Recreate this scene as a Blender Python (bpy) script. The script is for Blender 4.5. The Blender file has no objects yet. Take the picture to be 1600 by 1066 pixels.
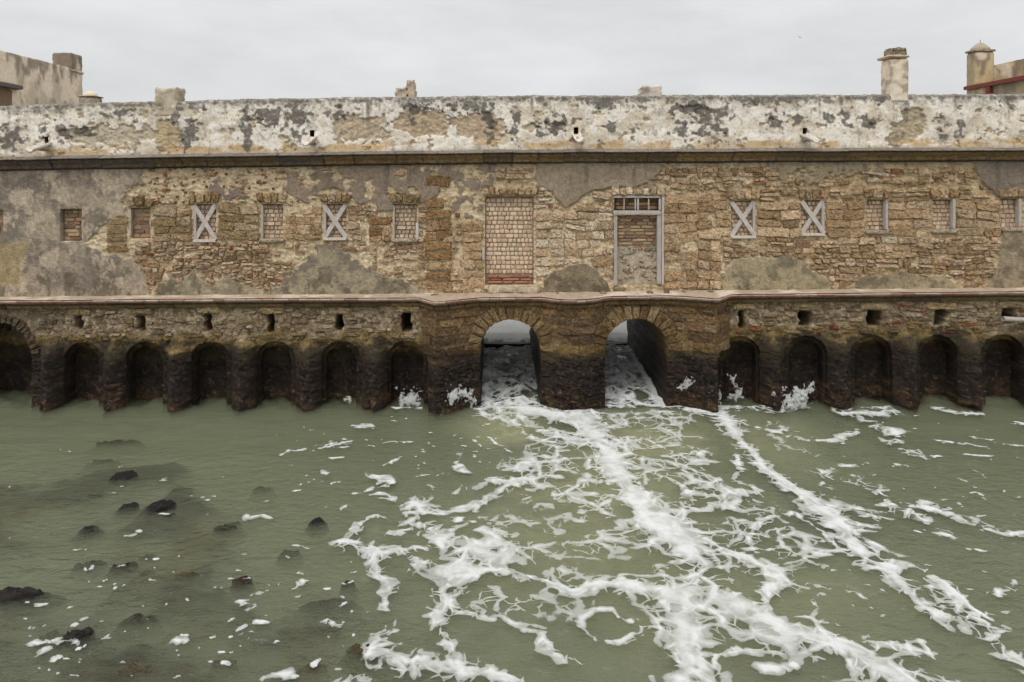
import bpy, math, random
import numpy as np

# ------------------------------------------------------------------ scene, camera, sky, sun, exposure
scene = bpy.context.scene
F = 1066.67          # focal length in photograph pixels (24 mm on a 36 mm wide sensor)
D = 16.67            # camera to upper wall, metres
H = 5.5              # camera height above the water, metres
VX, VY = 775.0, 275.0

cam_data = bpy.data.cameras.new("camera")
cam = bpy.data.objects.new("camera", cam_data)
scene.collection.objects.link(cam)
cam.location = (0, -D, H)
cam.rotation_euler = (math.pi / 2, 0, 0)
cam_data.lens = 24.0
cam_data.sensor_width = 36.0
cam_data.shift_x = (800 - VX) / 1600
cam_data.shift_y = -(533 - VY) / 1600
cam_data.clip_end = 3000
scene.camera = cam

SUN_EL, SUN_AZ = math.radians(58), math.radians(205)   # azimuth clockwise from +Y
world = bpy.data.worlds.new("World")
scene.world = world
world.use_nodes = True
wn, wl = world.node_tree.nodes, world.node_tree.links
wn.clear()
w_out = wn.new("ShaderNodeOutputWorld")
sky = wn.new("ShaderNodeTexSky")
sky.sky_type = 'NISHITA'
sky.sun_disc = False
sky.sun_elevation = SUN_EL
sky.sun_rotation = SUN_AZ
hs = wn.new("ShaderNodeHueSaturation")
hs.inputs["Saturation"].default_value = 0.12
wl.new(sky.outputs[0], hs.inputs["Color"])
bg1 = wn.new("ShaderNodeBackground")
bg1.inputs["Strength"].default_value = 0.05
wl.new(hs.outputs[0], bg1.inputs["Color"])
# the overcast layer: brighter overhead than at the horizon, with soft cloud billows
geo = wn.new("ShaderNodeTexCoord")
sep = wn.new("ShaderNodeSeparateXYZ")
wl.new(geo.outputs["Generated"], sep.inputs[0])
zc = wn.new("ShaderNodeMath"); zc.operation = 'MAXIMUM'
wl.new(sep.outputs["Z"], zc.inputs[0]); zc.inputs[1].default_value = 0.0
grad = wn.new("ShaderNodeMath"); grad.operation = 'MULTIPLY_ADD'
wl.new(zc.outputs[0], grad.inputs[0]); grad.inputs[1].default_value = 1.04; grad.inputs[2].default_value = 0.455
mp = wn.new("ShaderNodeMapping"); mp.inputs["Scale"].default_value = (2.2, 2.2, 7.0)
wl.new(geo.outputs["Generated"], mp.inputs[0])
cl = wn.new("ShaderNodeTexNoise"); cl.inputs["Scale"].default_value = 1.3; cl.inputs["Detail"].default_value = 5; cl.inputs["Roughness"].default_value = 0.55
wl.new(mp.outputs[0], cl.inputs["Vector"])
cr = wn.new("ShaderNodeMapRange"); cr.inputs[1].default_value = 0.32; cr.inputs[2].default_value = 0.68; cr.inputs[3].default_value = 0.80; cr.inputs[4].default_value = 1.10
wl.new(cl.outputs["Fac"], cr.inputs[0])
mul = wn.new("ShaderNodeMath"); mul.operation = 'MULTIPLY'
wl.new(grad.outputs[0], mul.inputs[0]); wl.new(cr.outputs[0], mul.inputs[1])
bg2 = wn.new("ShaderNodeBackground")
bg2.inputs["Color"].default_value = (0.975, 0.99, 1.0, 1)
wl.new(mul.outputs[0], bg2.inputs["Strength"])
addsh = wn.new("ShaderNodeAddShader")
wl.new(bg1.outputs[0], addsh.inputs[0]); wl.new(bg2.outputs[0], addsh.inputs[1])
wl.new(addsh.outputs[0], w_out.inputs["Surface"])

sun_data = bpy.data.lights.new("sun", 'SUN')
sun_data.energy = 1.5
sun_data.angle = math.radians(24)
sun_data.color = (1.0, 0.96, 0.9)
sun = bpy.data.objects.new("sun", sun_data)
scene.collection.objects.link(sun)
sun.rotation_euler = (math.pi / 2 - SUN_EL, 0, math.pi - SUN_AZ + math.pi * 0)
# aim: light travels from the sun's direction towards the scene
from mathutils import Vector
sd = Vector((math.sin(SUN_AZ) * math.cos(SUN_EL), math.cos(SUN_AZ) * math.cos(SUN_EL), math.sin(SUN_EL)))
sun.rotation_euler = (-sd).to_track_quat('-Z', 'Y').to_euler()

scene.view_settings.view_transform = 'Standard'
scene.view_settings.look = 'None'
scene.view_settings.gamma = 1.0
scene.view_settings.exposure = -0.2
scene.view_settings.use_curve_mapping = False
scene.render.engine = 'CYCLES'
scene.cycles.use_denoising = True
scene.cycles.use_adaptive_sampling = True
scene.cycles.adaptive_threshold = 0.04
scene.cycles.max_bounces = 6
scene.cycles.diffuse_bounces = 3
scene.cycles.glossy_bounces = 3
scene.cycles.transparent_max_bounces = 8
scene.cycles.volume_bounces = 1
scene.cycles.caustics_reflective = False
scene.cycles.caustics_refractive = False

rng = np.random.default_rng(7)
random.seed(7)
COL = scene.collection
ILL = 0.80           # photograph brightness of a white surface on this wall

# ------------------------------------------------------------------ helpers: projection, noise, meshes
def PX(px, Y=0.0): return (np.asarray(px, float) - VX) * (D + Y) / F
def PZ(py, Y=0.0): return H - (np.asarray(py, float) - VY) * (D + Y) / F
def at_water(px, py):
    d = H * F / (np.asarray(py, float) - VY)
    return (np.asarray(px, float) - VX) * d / F, d - D

def C(r, g, b):
    return np.array([((r / 255.0) ** 2.2), ((g / 255.0) ** 2.2), ((b / 255.0) ** 2.2)]) / ILL

def _h(ix, iy, iz, seed):
    n = (ix.astype(np.int64) * 374761393 + iy.astype(np.int64) * 668265263 + iz.astype(np.int64) * 2147483647 + seed * 974711) & 0xFFFFFFFF
    n = ((n ^ (n >> 13)) * 1274126177) & 0xFFFFFFFF
    n = ((n ^ (n >> 16)) * 2246822519) & 0xFFFFFFFF
    n = n ^ (n >> 15)
    return (n & 0xFFFFFF) / float(0xFFFFFF)

def vn2(x, y, seed=0):
    x = np.asarray(x, float); y = np.asarray(y, float)
    x, y = np.broadcast_arrays(x, y)
    ix = np.floor(x); iy = np.floor(y); fx = x - ix; fy = y - iy
    fx = fx * fx * (3 - 2 * fx); fy = fy * fy * (3 - 2 * fy)
    z = np.zeros_like(ix)
    a = _h(ix, iy, z, seed); b = _h(ix + 1, iy, z, seed); c = _h(ix, iy + 1, z, seed); d = _h(ix + 1, iy + 1, z, seed)
    return (a * (1 - fx) + b * fx) * (1 - fy) + (c * (1 - fx) + d * fx) * fy

def fbm(x, y, o=4, seed=0, g=0.5):
    s = 0; a = 1; t = 0
    x = np.asarray(x, float); y = np.asarray(y, float)
    for k in range(o):
        s = s + a * vn2(x * 2 ** k + 17.3 * k, y * 2 ** k - 9.1 * k, seed + k); t += a; a *= g
    return s / t

def vn3(x, y, z, seed=0):
    ix = np.floor(x); iy = np.floor(y); iz = np.floor(z); fx = x - ix; fy = y - iy; fz = z - iz
    fx = fx * fx * (3 - 2 * fx); fy = fy * fy * (3 - 2 * fy); fz = fz * fz * (3 - 2 * fz)
    r = 0
    for dz in (0, 1):
        a = _h(ix, iy, iz + dz, seed); b = _h(ix + 1, iy, iz + dz, seed); c = _h(ix, iy + 1, iz + dz, seed); d = _h(ix + 1, iy + 1, iz + dz, seed)
        v = (a * (1 - fx) + b * fx) * (1 - fy) + (c * (1 - fx) + d * fx) * fy
        r = r + v * (fz if dz else 1 - fz)
    return r

def fbm3(x, y, z, o=4, seed=0):
    s = 0; a = 1; t = 0
    for k in range(o):
        s = s + a * vn3(x * 2 ** k + 3.7 * k, y * 2 ** k, z * 2 ** k, seed + k); t += a; a *= 0.5
    return s / t

def worley(x, y, seed=0, jit=0.95):
    ix = np.floor(x); iy = np.floor(y)
    f1 = np.full(np.shape(x), 9.0); f2 = np.full(np.shape(x), 9.0); cid = np.zeros(np.shape(x))
    z = np.zeros_like(ix)
    for dx in (-1, 0, 1):
        for dy in (-1, 0, 1):
            cx = ix + dx; cy = iy + dy
            px = cx + 0.5 + jit * (_h(cx, cy, z, seed) - 0.5); py = cy + 0.5 + jit * (_h(cx, cy, z, seed + 5) - 0.5)
            d = np.hypot(px - x, py - y)
            near = d < f1
            f2 = np.where(near, f1, np.minimum(f2, d))
            cid = np.where(near, _h(cx, cy, z, seed + 9), cid)
            f1 = np.where(near, d, f1)
    return f1, f2, cid

def sstep(a, b, x):
    t = np.clip((x - a) / (b - a), 0, 1)
    return t * t * (3 - 2 * t)

def mixc(a, b, t):
    return a + (b - a) * np.asarray(t)[..., None]

def poly_sd(x, y, poly):
    """signed distance in the units of x, y; positive inside"""
    p = np.array(poly, float); n = len(p)
    d = np.full(np.shape(x), 1e9); ins = np.zeros(np.shape(x), bool)
    for i in range(n):
        ax, ay = p[i]; bx, by = p[(i + 1) % n]
        ex, ey = bx - ax, by - ay
        t = np.clip(((x - ax) * ex + (y - ay) * ey) / (ex * ex + ey * ey + 1e-9), 0, 1)
        d = np.minimum(d, np.hypot(x - ax - t * ex, y - ay - t * ey))
        cond = ((ay > y) != (by > y))
        xi = (bx - ax) * (y - ay) / (by - ay + 1e-12) + ax
        ins ^= cond & (x < xi)
    return np.where(ins, d, -d)

def mesh(name, verts, faces, mat, parent=None, col=None, smooth=True, attrs=None):
    verts = np.asarray(verts, np.float32).reshape(-1, 3)
    faces = np.asarray(faces, np.int32)
    me = bpy.data.meshes.new(name)
    me.vertices.add(len(verts)); me.vertices.foreach_set("co", verts.ravel())
    nf, k = faces.shape
    me.loops.add(nf * k); me.loops.foreach_set("vertex_index", faces.ravel())
    me.polygons.add(nf)
    me.polygons.foreach_set("loop_start", np.arange(0, nf * k, k, dtype=np.int32))
    me.polygons.foreach_set("use_smooth", np.full(nf, smooth, bool))
    if col is not None:
        a = me.attributes.new("Col", 'FLOAT_COLOR', 'POINT')
        c4 = np.ones((len(verts), 4), np.float32); cc_ = np.broadcast_to(np.maximum(np.asarray(col, float), 0.004), verts.shape); c4[:, :3] = cc_ * np.minimum(1.0, 0.85 / cc_.max(axis=1, keepdims=True))
        a.data.foreach_set("color", c4.ravel())
    for nm, v in (attrs or {}).items():
        a = me.attributes.new(nm, 'FLOAT', 'POINT'); a.data.foreach_set("value", np.asarray(v, np.float32).ravel())
    me.update(calc_edges=True); me.validate()
    if mat is not None: me.materials.append(mat)
    o = bpy.data.objects.new(name, me); COL.objects.link(o)
    if parent is not None: o.parent = parent
    return o

def empty(name, parent=None, loc=(0, 0, 0)):
    o = bpy.data.objects.new(name, None); COL.objects.link(o); o.location = loc
    o.empty_display_size = 0.2
    if parent is not None: o.parent = parent
    return o

def tag(o, label=None, cat=None, group=None, kind=None):
    for k, v in (("label", label), ("category", cat), ("group", group), ("kind", kind)):
        if v: o[k] = v
    return o

def grid_faces(nr, nc):
    i = np.arange(nr - 1)[:, None]; j = np.arange(nc - 1)[None, :]
    a = i * nc + j
    return np.stack([a, a + nc, a + nc + 1, a + 1], -1).reshape(-1, 4)

class MB:
    """collects pieces (verts, quads, colours) into one mesh"""
    def __init__(s): s.v = []; s.f = []; s.c = []; s.n = 0
    def add(s, v, f, c):
        v = np.asarray(v, float).reshape(-1, 3); f = np.asarray(f, int)
        c = np.broadcast_to(np.asarray(c, float), v.shape)
        s.v.append(v); s.f.append(f + s.n); s.c.append(c); s.n += len(v)
    def build(s, name, mat, parent=None, smooth=True):
        return mesh(name, np.concatenate(s.v), np.concatenate(s.f), mat, parent, np.concatenate(s.c), smooth)

def rough_box(x0, x1, y0, y1, z0, z1, res=0.04, amp=0.012, seed=0, taper=None, freq=6.0, bev=0.012):
    """a subdivided block with worn edges; returns verts, quads"""
    n = [max(2, min(80, int(round(abs(b - a) / res)) + 1)) for a, b in ((x0, x1), (y0, y1), (z0, z1))]
    ax = [np.linspace(a, b, k) for (a, b), k in zip(((x0, x1), (y0, y1), (z0, z1)), n)]
    vs, fs, off = [], [], 0
    for d in range(3):
        u, v = [(1, 2), (2, 0), (0, 1)][d]
        for side in (0, 1):
            U, V = np.meshgrid(ax[u], ax[v], indexing='ij')
            P = np.zeros(U.shape + (3,)); P[..., u] = U; P[..., v] = V; P[..., d] = ax[d][-1 if side else 0]
            f = grid_faces(len(ax[u]), len(ax[v])) + off
            if side: f = f[:, ::-1]
            vs.append(P.reshape(-1, 3)); fs.append(f); off += P.size // 3
    v = np.concatenate(vs); f = np.concatenate(fs)
    c = np.array([(x0 + x1) / 2, (y0 + y1) / 2, (z0 + z1) / 2]); hs_ = np.array([abs(x1 - x0), abs(y1 - y0), abs(z1 - z0)]) / 2
    q = (v - c) / hs_
    near = (np.abs(np.abs(q) - 1) < 1e-6).sum(1)
    v = v - np.sign(q) * (np.abs(q) > 0.999) * (bev * (near - 1))[:, None]
    for k in range(3):
        v[:, k] += (fbm3(v[:, 0] * freq + 31 * k, v[:, 1] * freq, v[:, 2] * freq + 7, 3, seed + k * 11) - 0.5) * 2 * amp
    if taper: v = taper(v)
    return v, f

# ------------------------------------------------------------------ materials
def new_mat(name):
    m = bpy.data.materials.new(name); m.use_nodes = True
    nt = m.node_tree; nt.nodes.clear()
    out = nt.nodes.new("ShaderNodeOutputMaterial")
    return m, nt.nodes, nt.links, out

def masonry_mat(name, rough=0.92, bump=0.6, bdist=0.02, pits=0.0, var=0.22, scale=1.0, grain=55.0, spec=0.25, pit_scale=26.0):
    m, n, l, out = new_mat(name)
    b = n.new("ShaderNodeBsdfPrincipled"); l.new(b.outputs[0], out.inputs[0])
    b.inputs["Specular IOR Level"].default_value = spec
    tc = n.new("ShaderNodeTexCoord")
    at = n.new("ShaderNodeAttribute"); at.attribute_name = "Col"
    n1 = n.new("ShaderNodeTexNoise"); n1.inputs["Scale"].default_value = grain * scale; n1.inputs["Detail"].default_value = 6; n1.inputs["Roughness"].default_value = 0.65
    n2 = n.new("ShaderNodeTexNoise"); n2.inputs["Scale"].default_value = 9 * scale; n2.inputs["Detail"].default_value = 8; n2.inputs["Roughness"].default_value = 0.7
    l.new(tc.outputs["Object"], n1.inputs["Vector"]); l.new(tc.outputs["Object"], n2.inputs["Vector"])
    mr = n.new("ShaderNodeMapRange"); mr.inputs[1].default_value = 0.3; mr.inputs[2].default_value = 0.7; mr.inputs[3].default_value = 1 - var; mr.inputs[4].default_value = 1 + var
    l.new(n1.outputs["Fac"], mr.inputs[0])
    mr2 = n.new("ShaderNodeMapRange"); mr2.inputs[1].default_value = 0.3; mr2.inputs[2].default_value = 0.7; mr2.inputs[3].default_value = 1 - var; mr2.inputs[4].default_value = 1 + var
    l.new(n2.outputs["Fac"], mr2.inputs[0])
    mm = n.new("ShaderNodeMath"); mm.operation = 'MULTIPLY'; l.new(mr.outputs[0], mm.inputs[0]); l.new(mr2.outputs[0], mm.inputs[1])
    vm = n.new("ShaderNodeVectorMath"); vm.operation = 'SCALE'; l.new(at.outputs["Color"], vm.inputs[0]); l.new(mm.outputs[0], vm.inputs["Scale"])
    l.new(vm.outputs[0], b.inputs["Base Color"])
    b.inputs["Roughness"].default_value = rough
    add = n.new("ShaderNodeMath"); add.operation = 'ADD'; l.new(n1.outputs["Fac"], add.inputs[0]); l.new(n2.outputs["Fac"], add.inputs[1])
    hsrc = add.outputs[0]
    if pits > 0:
        vo = n.new("ShaderNodeTexVoronoi"); vo.inputs["Scale"].default_value = pit_scale * scale
        dn = n.new("ShaderNodeVectorMath"); dn.operation = 'ADD'
        sc = n.new("ShaderNodeVectorMath"); sc.operation = 'SCALE'; sc.inputs["Scale"].default_value = 0.12
        l.new(n2.outputs["Color"], sc.inputs[0]); l.new(tc.outputs["Object"], dn.inputs[0]); l.new(sc.outputs[0], dn.inputs[1])
        l.new(dn.outputs[0], vo.inputs["Vector"])
        pr = n.new("ShaderNodeMapRange"); pr.inputs[1].default_value = 0.05; pr.inputs[2].default_value = 0.45; pr.inputs[3].default_value = -pits; pr.inputs[4].default_value = 0.0
        l.new(vo.outputs["Distance"], pr.inputs[0])
        ad2 = n.new("ShaderNodeMath"); ad2.operation = 'ADD'; l.new(hsrc, ad2.inputs[0]); l.new(pr.outputs[0], ad2.inputs[1])
        hsrc = ad2.outputs[0]
        pd = n.new("ShaderNodeMapRange"); pd.inputs[1].default_value = 0.04; pd.inputs[2].default_value = 0.22; pd.inputs[3].default_value = 1 - 0.5 * pits; pd.inputs[4].default_value = 1.0
        l.new(vo.outputs["Distance"], pd.inputs[0])
        mm2 = n.new("ShaderNodeMath"); mm2.operation = 'MULTIPLY'; l.new(mm.outputs[0], mm2.inputs[0]); l.new(pd.outputs[0], mm2.inputs[1])
        l.new(mm2.outputs[0], vm.inputs["Scale"])
    bp = n.new("ShaderNodeBump"); bp.inputs["Strength"].default_value = bump; bp.inputs["Distance"].default_value = bdist
    l.new(hsrc, bp.inputs["Height"]); l.new(bp.outputs[0], b.inputs["Normal"])
    return m

M_PLASTER = masonry_mat("weathered_plaster", bump=0.5, bdist=0.012, var=0.14)
M_WALL = masonry_mat("old_mortar_wall", bump=0.9, bdist=0.03, pits=0.5, var=0.26, pit_scale=20)
M_STONE = masonry_mat("shelly_sandstone", bump=1.0, bdist=0.05, pits=1.0, var=0.32, pit_scale=17, grain=38)
M_BRICK = masonry_mat("fired_brick", bump=0.4, bdist=0.006, var=0.12)
M_WET = masonry_mat("tide_wet_stone", rough=0.62, bump=1.0, bdist=0.035, pits=0.7, var=0.4, spec=0.3, pit_scale=17)
M_ROCK = masonry_mat("weedy_rock", rough=0.5, bump=1.0, bdist=0.04, pits=0.8, var=0.45, spec=0.4, pit_scale=14)
M_PAINT = masonry_mat("painted_steel", rough=0.6, bump=0.15, bdist=0.004, var=0.1)
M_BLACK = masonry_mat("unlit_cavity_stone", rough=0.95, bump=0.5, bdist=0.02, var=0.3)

def wood_mat():
    m, n, l, out = new_mat("weathered_grey_wood")
    b = n.new("ShaderNodeBsdfPrincipled"); l.new(b.outputs[0], out.inputs[0])
    tc = n.new("ShaderNodeTexCoord"); at = n.new("ShaderNodeAttribute"); at.attribute_name = "Col"
    mp_ = n.new("ShaderNodeMapping"); mp_.inputs["Scale"].default_value = (40, 40, 3)
    l.new(tc.outputs["Object"], mp_.inputs[0])
    ns = n.new("ShaderNodeTexNoise"); ns.inputs["Scale"].default_value = 2.0; ns.inputs["Detail"].default_value = 6; l.new(mp_.outputs[0], ns.inputs["Vector"])
    mr = n.new("ShaderNodeMapRange"); mr.inputs[1].default_value = 0.3; mr.inputs[2].default_value = 0.7; mr.inputs[3].default_value = 0.72; mr.inputs[4].default_value = 1.15
    l.new(ns.outputs["Fac"], mr.inputs[0])
    vm = n.new("ShaderNodeVectorMath"); vm.operation = 'SCALE'; l.new(at.outputs["Color"], vm.inputs[0]); l.new(mr.outputs[0], vm.inputs["Scale"])
    l.new(vm.outputs[0], b.inputs["Base Color"]); b.inputs["Roughness"].default_value = 0.85
    bp = n.new("ShaderNodeBump"); bp.inputs["Strength"].default_value = 0.5; bp.inputs["Distance"].default_value = 0.006
    l.new(ns.outputs["Fac"], bp.inputs["Height"]); l.new(bp.outputs[0], b.inputs["Normal"])
    return m
M_WOOD = wood_mat()

def water_mat():
    m, n, l, out = new_mat("murky_green_water")
    tc = n.new("ShaderNodeTexCoord")
    mp_ = n.new("ShaderNodeMapping"); mp_.inputs["Scale"].default_value = (1.0, 1.9, 1.0); mp_.inputs["Rotation"].default_value = (0, 0, math.radians(14))
    l.new(tc.outputs["Object"], mp_.inputs[0])
    a = n.new("ShaderNodeTexNoise"); a.inputs["Scale"].default_value = 3.2; a.inputs["Detail"].default_value = 5; a.inputs["Roughness"].default_value = 0.55; a.inputs["Distortion"].default_value = 0.6
    l.new(mp_.outputs[0], a.inputs["Vector"])
    c = n.new("ShaderNodeTexNoise"); c.inputs["Scale"].default_value = 13.0; c.inputs["Detail"].default_value = 4; c.inputs["Distortion"].default_value = 0.8
    l.new(mp_.outputs[0], c.inputs["Vector"])
    rf = n.new("ShaderNodeAttribute"); rf.attribute_name = "chop"
    mc = n.new("ShaderNodeMath"); mc.operation = 'MULTIPLY'; l.new(c.outputs["Fac"], mc.inputs[0]); l.new(rf.outputs["Fac"], mc.inputs[1])
    cf = n.new("ShaderNodeAttribute"); cf.attribute_name = "calm"
    ma = n.new("ShaderNodeMath"); ma.operation = 'MULTIPLY'; l.new(a.outputs["Fac"], ma.inputs[0]); l.new(cf.outputs["Fac"], ma.inputs[1])
    ad = n.new("ShaderNodeMath"); ad.operation = 'ADD'; l.new(ma.outputs[0], ad.inputs[0]); l.new(mc.outputs[0], ad.inputs[1])
    bp = n.new("ShaderNodeBump"); bp.inputs["Strength"].default_value = 0.8; bp.inputs["Distance"].default_value = 0.085
    l.new(ad.outputs[0], bp.inputs["Height"])
    fr = n.new("ShaderNodeFresnel"); fr.inputs["IOR"].default_value = 1.33; l.new(bp.outputs[0], fr.inputs["Normal"])
    gl = n.new("ShaderNodeBsdfGlossy"); gl.inputs["Roughness"].default_value = 0.07; l.new(bp.outputs[0], gl.inputs["Normal"])
    tr = n.new("ShaderNodeBsdfTransparent")
    mx = n.new("ShaderNodeMixShader"); l.new(fr.outputs[0], mx.inputs[0]); l.new(tr.outputs[0], mx.inputs[1]); l.new(gl.outputs[0], mx.inputs[2])
    l.new(mx.outputs[0], out.inputs["Surface"])
    v = n.new("ShaderNodeVolumePrincipled")
    v.inputs["Color"].default_value = (0.685, 0.735, 0.51, 1)
    v.inputs["Density"].default_value = 2.9
    v.inputs["Anisotropy"].default_value = 0.0
    l.new(v.outputs[0], out.inputs["Volume"])
    return m
M_WATER = water_mat()

def foam_mat():
    m, n, l, out = new_mat("sea_foam")
    def math_(op, a, b=None, c=None):
        k = n.new("ShaderNodeMath"); k.operation = op
        for i, v in enumerate((a, b, c)):
            if v is None: continue
            if isinstance(v, (int, float)): k.inputs[i].default_value = v
            else: l.new(v, k.inputs[i])
        return k.outputs[0]
    def ramp(v, a, b, c, d):
        k = n.new("ShaderNodeMapRange"); k.interpolation_type = 'SMOOTHSTEP'; l.new(v, k.inputs[0])
        for i, x in enumerate((a, b, c, d)): k.inputs[i + 1].default_value = x
        return k.outputs[0]
    tc = n.new("ShaderNodeTexCoord")
    at = n.new("ShaderNodeAttribute"); at.attribute_name = "foam"; d = at.outputs["Fac"]
    big = n.new("ShaderNodeTexNoise"); big.inputs["Scale"].default_value = 1.7; big.inputs["Detail"].default_value = 4
    l.new(tc.outputs["Object"], big.inputs["Vector"])
    off = n.new("ShaderNodeVectorMath"); off.operation = 'MULTIPLY_ADD'; l.new(big.outputs["Color"], off.inputs[0]); off.inputs[1].default_value = (0.55, 0.55, 0); l.new(tc.outputs["Object"], off.inputs[2])
    a = n.new("ShaderNodeTexNoise"); a.inputs["Scale"].default_value = 3.6; a.inputs["Detail"].default_value = 9; a.inputs["Roughness"].default_value = 0.62; a.inputs["Distortion"].default_value = 0.5
    l.new(tc.outputs["Object"], a.inputs["Vector"])
    lace = []
    for sc, wd in ((1.9, 0.16), (5.0, 0.13)):
        vo = n.new("ShaderNodeTexVoronoi"); vo.feature = 'DISTANCE_TO_EDGE'; vo.inputs["Scale"].default_value = sc; l.new(off.outputs[0], vo.inputs["Vector"])
        lace.append(ramp(vo.outputs["Distance"], 0.0, wd, 1.0, 0.0))
    L = math_('MAXIMUM', lace[0], math_('MULTIPLY', lace[1], 0.75))
    hv = n.new("ShaderNodeTexVoronoi"); hv.inputs["Scale"].default_value = 1.5; l.new(off.outputs[0], hv.inputs["Vector"])
    hv2 = n.new("ShaderNodeTexVoronoi"); hv2.inputs["Scale"].default_value = 4.2; l.new(off.outputs[0], hv2.inputs["Vector"])
    def hole(h, lo):
        sp = n.new("ShaderNodeSeparateColor"); l.new(h.outputs["Color"], sp.inputs[0])
        rad = ramp(sp.outputs[0], lo, 1.0, 0.0, 0.55)
        return ramp(math_('SUBTRACT', h.outputs["Distance"], rad), -0.10, 0.02, 1.0, 0.0)
    H_ = math_('MAXIMUM', math_('MULTIPLY', hole(hv, 0.25), 1.0), math_('MULTIPLY', hole(hv2, 0.35), 0.75))
    near = math_('MULTIPLY', ramp(d, 0.1, 0.4, 0.0, 1.0), ramp(d, 0.62, 0.85, 1.0, 0.12))
    v = math_('ADD', d, math_('MULTIPLY', math_('SUBTRACT', a.outputs["Fac"], 0.5), 0.78))
    v = math_('ADD', v, math_('MULTIPLY', math_('MULTIPLY', math_('SUBTRACT', L, 0.30), near), 0.55))
    v = math_('SUBTRACT', v, math_('MULTIPLY', H_, ramp(d, 0.80, 1.10, 0.34, 0.06)))
    fa = math_('ADD', ramp(v, 0.40, 0.56, 0.0, 0.55), ramp(v, 0.55, 1.05, 0.0, 0.40))
    mk = n.new("ShaderNodeAttribute"); mk.attribute_name = "milk"
    inv = math_('SUBTRACT', 1.0, fa)
    milk = math_('MULTIPLY', inv, math_('MULTIPLY', mk.outputs["Fac"], ramp(a.outputs["Fac"], 0.25, 0.7, 0.55, 1.0)))
    al = math_('ADD', fa, milk)
    frac = math_('DIVIDE', fa, math_('ADD', al, 0.0001))
    df = n.new("ShaderNodeBsdfDiffuse"); df.inputs["Roughness"].default_value = 1.0
    mixn = n.new("ShaderNodeMix"); mixn.data_type = 'RGBA'
    l.new(math_('MULTIPLY', ramp(v, 0.5, 1.15, 0.0, 1.0), ramp(a.outputs["Fac"], 0.3, 0.6, 0.35, 1.0)), mixn.inputs[0]); mixn.inputs[6].default_value = (0.50, 0.51, 0.48, 1); mixn.inputs[7].default_value = (0.64, 0.645, 0.64, 1)
    mix2 = n.new("ShaderNodeMix"); mix2.data_type = 'RGBA'; l.new(frac, mix2.inputs[0]); mix2.inputs[6].default_value = (0.42, 0.415, 0.25, 1); l.new(mixn.outputs[2], mix2.inputs[7])
    l.new(mix2.outputs[2], df.inputs["Color"])
    bp = n.new("ShaderNodeBump"); bp.inputs["Strength"].default_value = 0.2; bp.inputs["Distance"].default_value = 0.02; l.new(v, bp.inputs["Height"]); l.new(bp.outputs[0], df.inputs["Normal"])
    t = n.new("ShaderNodeBsdfTransparent")
    mx = n.new("ShaderNodeMixShader"); l.new(al, mx.inputs[0]); l.new(t.outputs[0], mx.inputs[1]); l.new(df.outputs[0], mx.inputs[2])
    l.new(mx.outputs[0], out.inputs["Surface"])
    return m
M_FOAM = foam_mat()

# ------------------------------------------------------------------ lines of the building, in photograph pixels
def line(pts):
    xs = [p[0] for p in pts]; ys = [p[1] for p in pts]
    return lambda x: np.interp(x, xs, ys)
top_y = line([(-400, 175), (0, 166), (140, 161), (270, 158), (400, 155), (640, 151.5), (800, 150), (1000, 149.5), (1200, 148.5), (1600, 147), (2000, 146)])
corn_y = line([(-400, 254), (0, 246.5), (200, 243), (400, 240), (640, 237), (800, 235), (1000, 234), (1200, 233), (1600, 231.5), (2000, 230)])
ledge_y = line([(-400, 473), (0, 468.5), (400, 465), (650, 464), (1145, 458.5), (1600, 454), (2000, 450)])
LEDGE_Y = -0.66     # front of the ledge tiles (metres from the upper wall)
# plan of the lower wall (distance from the upper wall along the view axis)
PL0 = -0.30
plan = line([(-400, PL0), (652, PL0), (657, -0.33), (680, -0.86), (700, -0.76), (738, -0.44), (752, -0.38), (842, -0.38), (850, -0.45),
             (866, -0.66), (885, -0.78), (897, -0.80), (910, -0.78), (928, -0.66), (944, -0.45), (950, -0.38), (1040, -0.38), (1060, -0.46), (1098, -0.72), (1119, -0.86), (1138, -0.33), (1143, PL0), (2000, PL0)])
WINS = [(-28, 6, 328, 368, 'old'), (95, 129, 327, 377, 'old'), (203, 234, 325, 373, 'old'), (303, 337, 319, 377, 'cross'), (408, 442, 319, 374, 'pink'),
        (506, 541, 319, 374, 'cross'), (614, 651, 319, 374, 'pink'), (758, 834, 307, 446, 'door_pink'), (960, 1034, 307, 447, 'door_old'),
        (1143, 1180, 314, 371, 'cross'), (1253, 1288, 313, 367, 'cross'), (1355, 1386, 312, 361, 'pink'), (1458, 1491, 312, 360, 'pink'), (1565, 1594, 311, 357, 'pink')]

mill = empty("tide_mill", loc=(0, 0, 0))
tag(mill, "long weathered stone tide mill with arches standing in green water", "mill")

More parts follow.
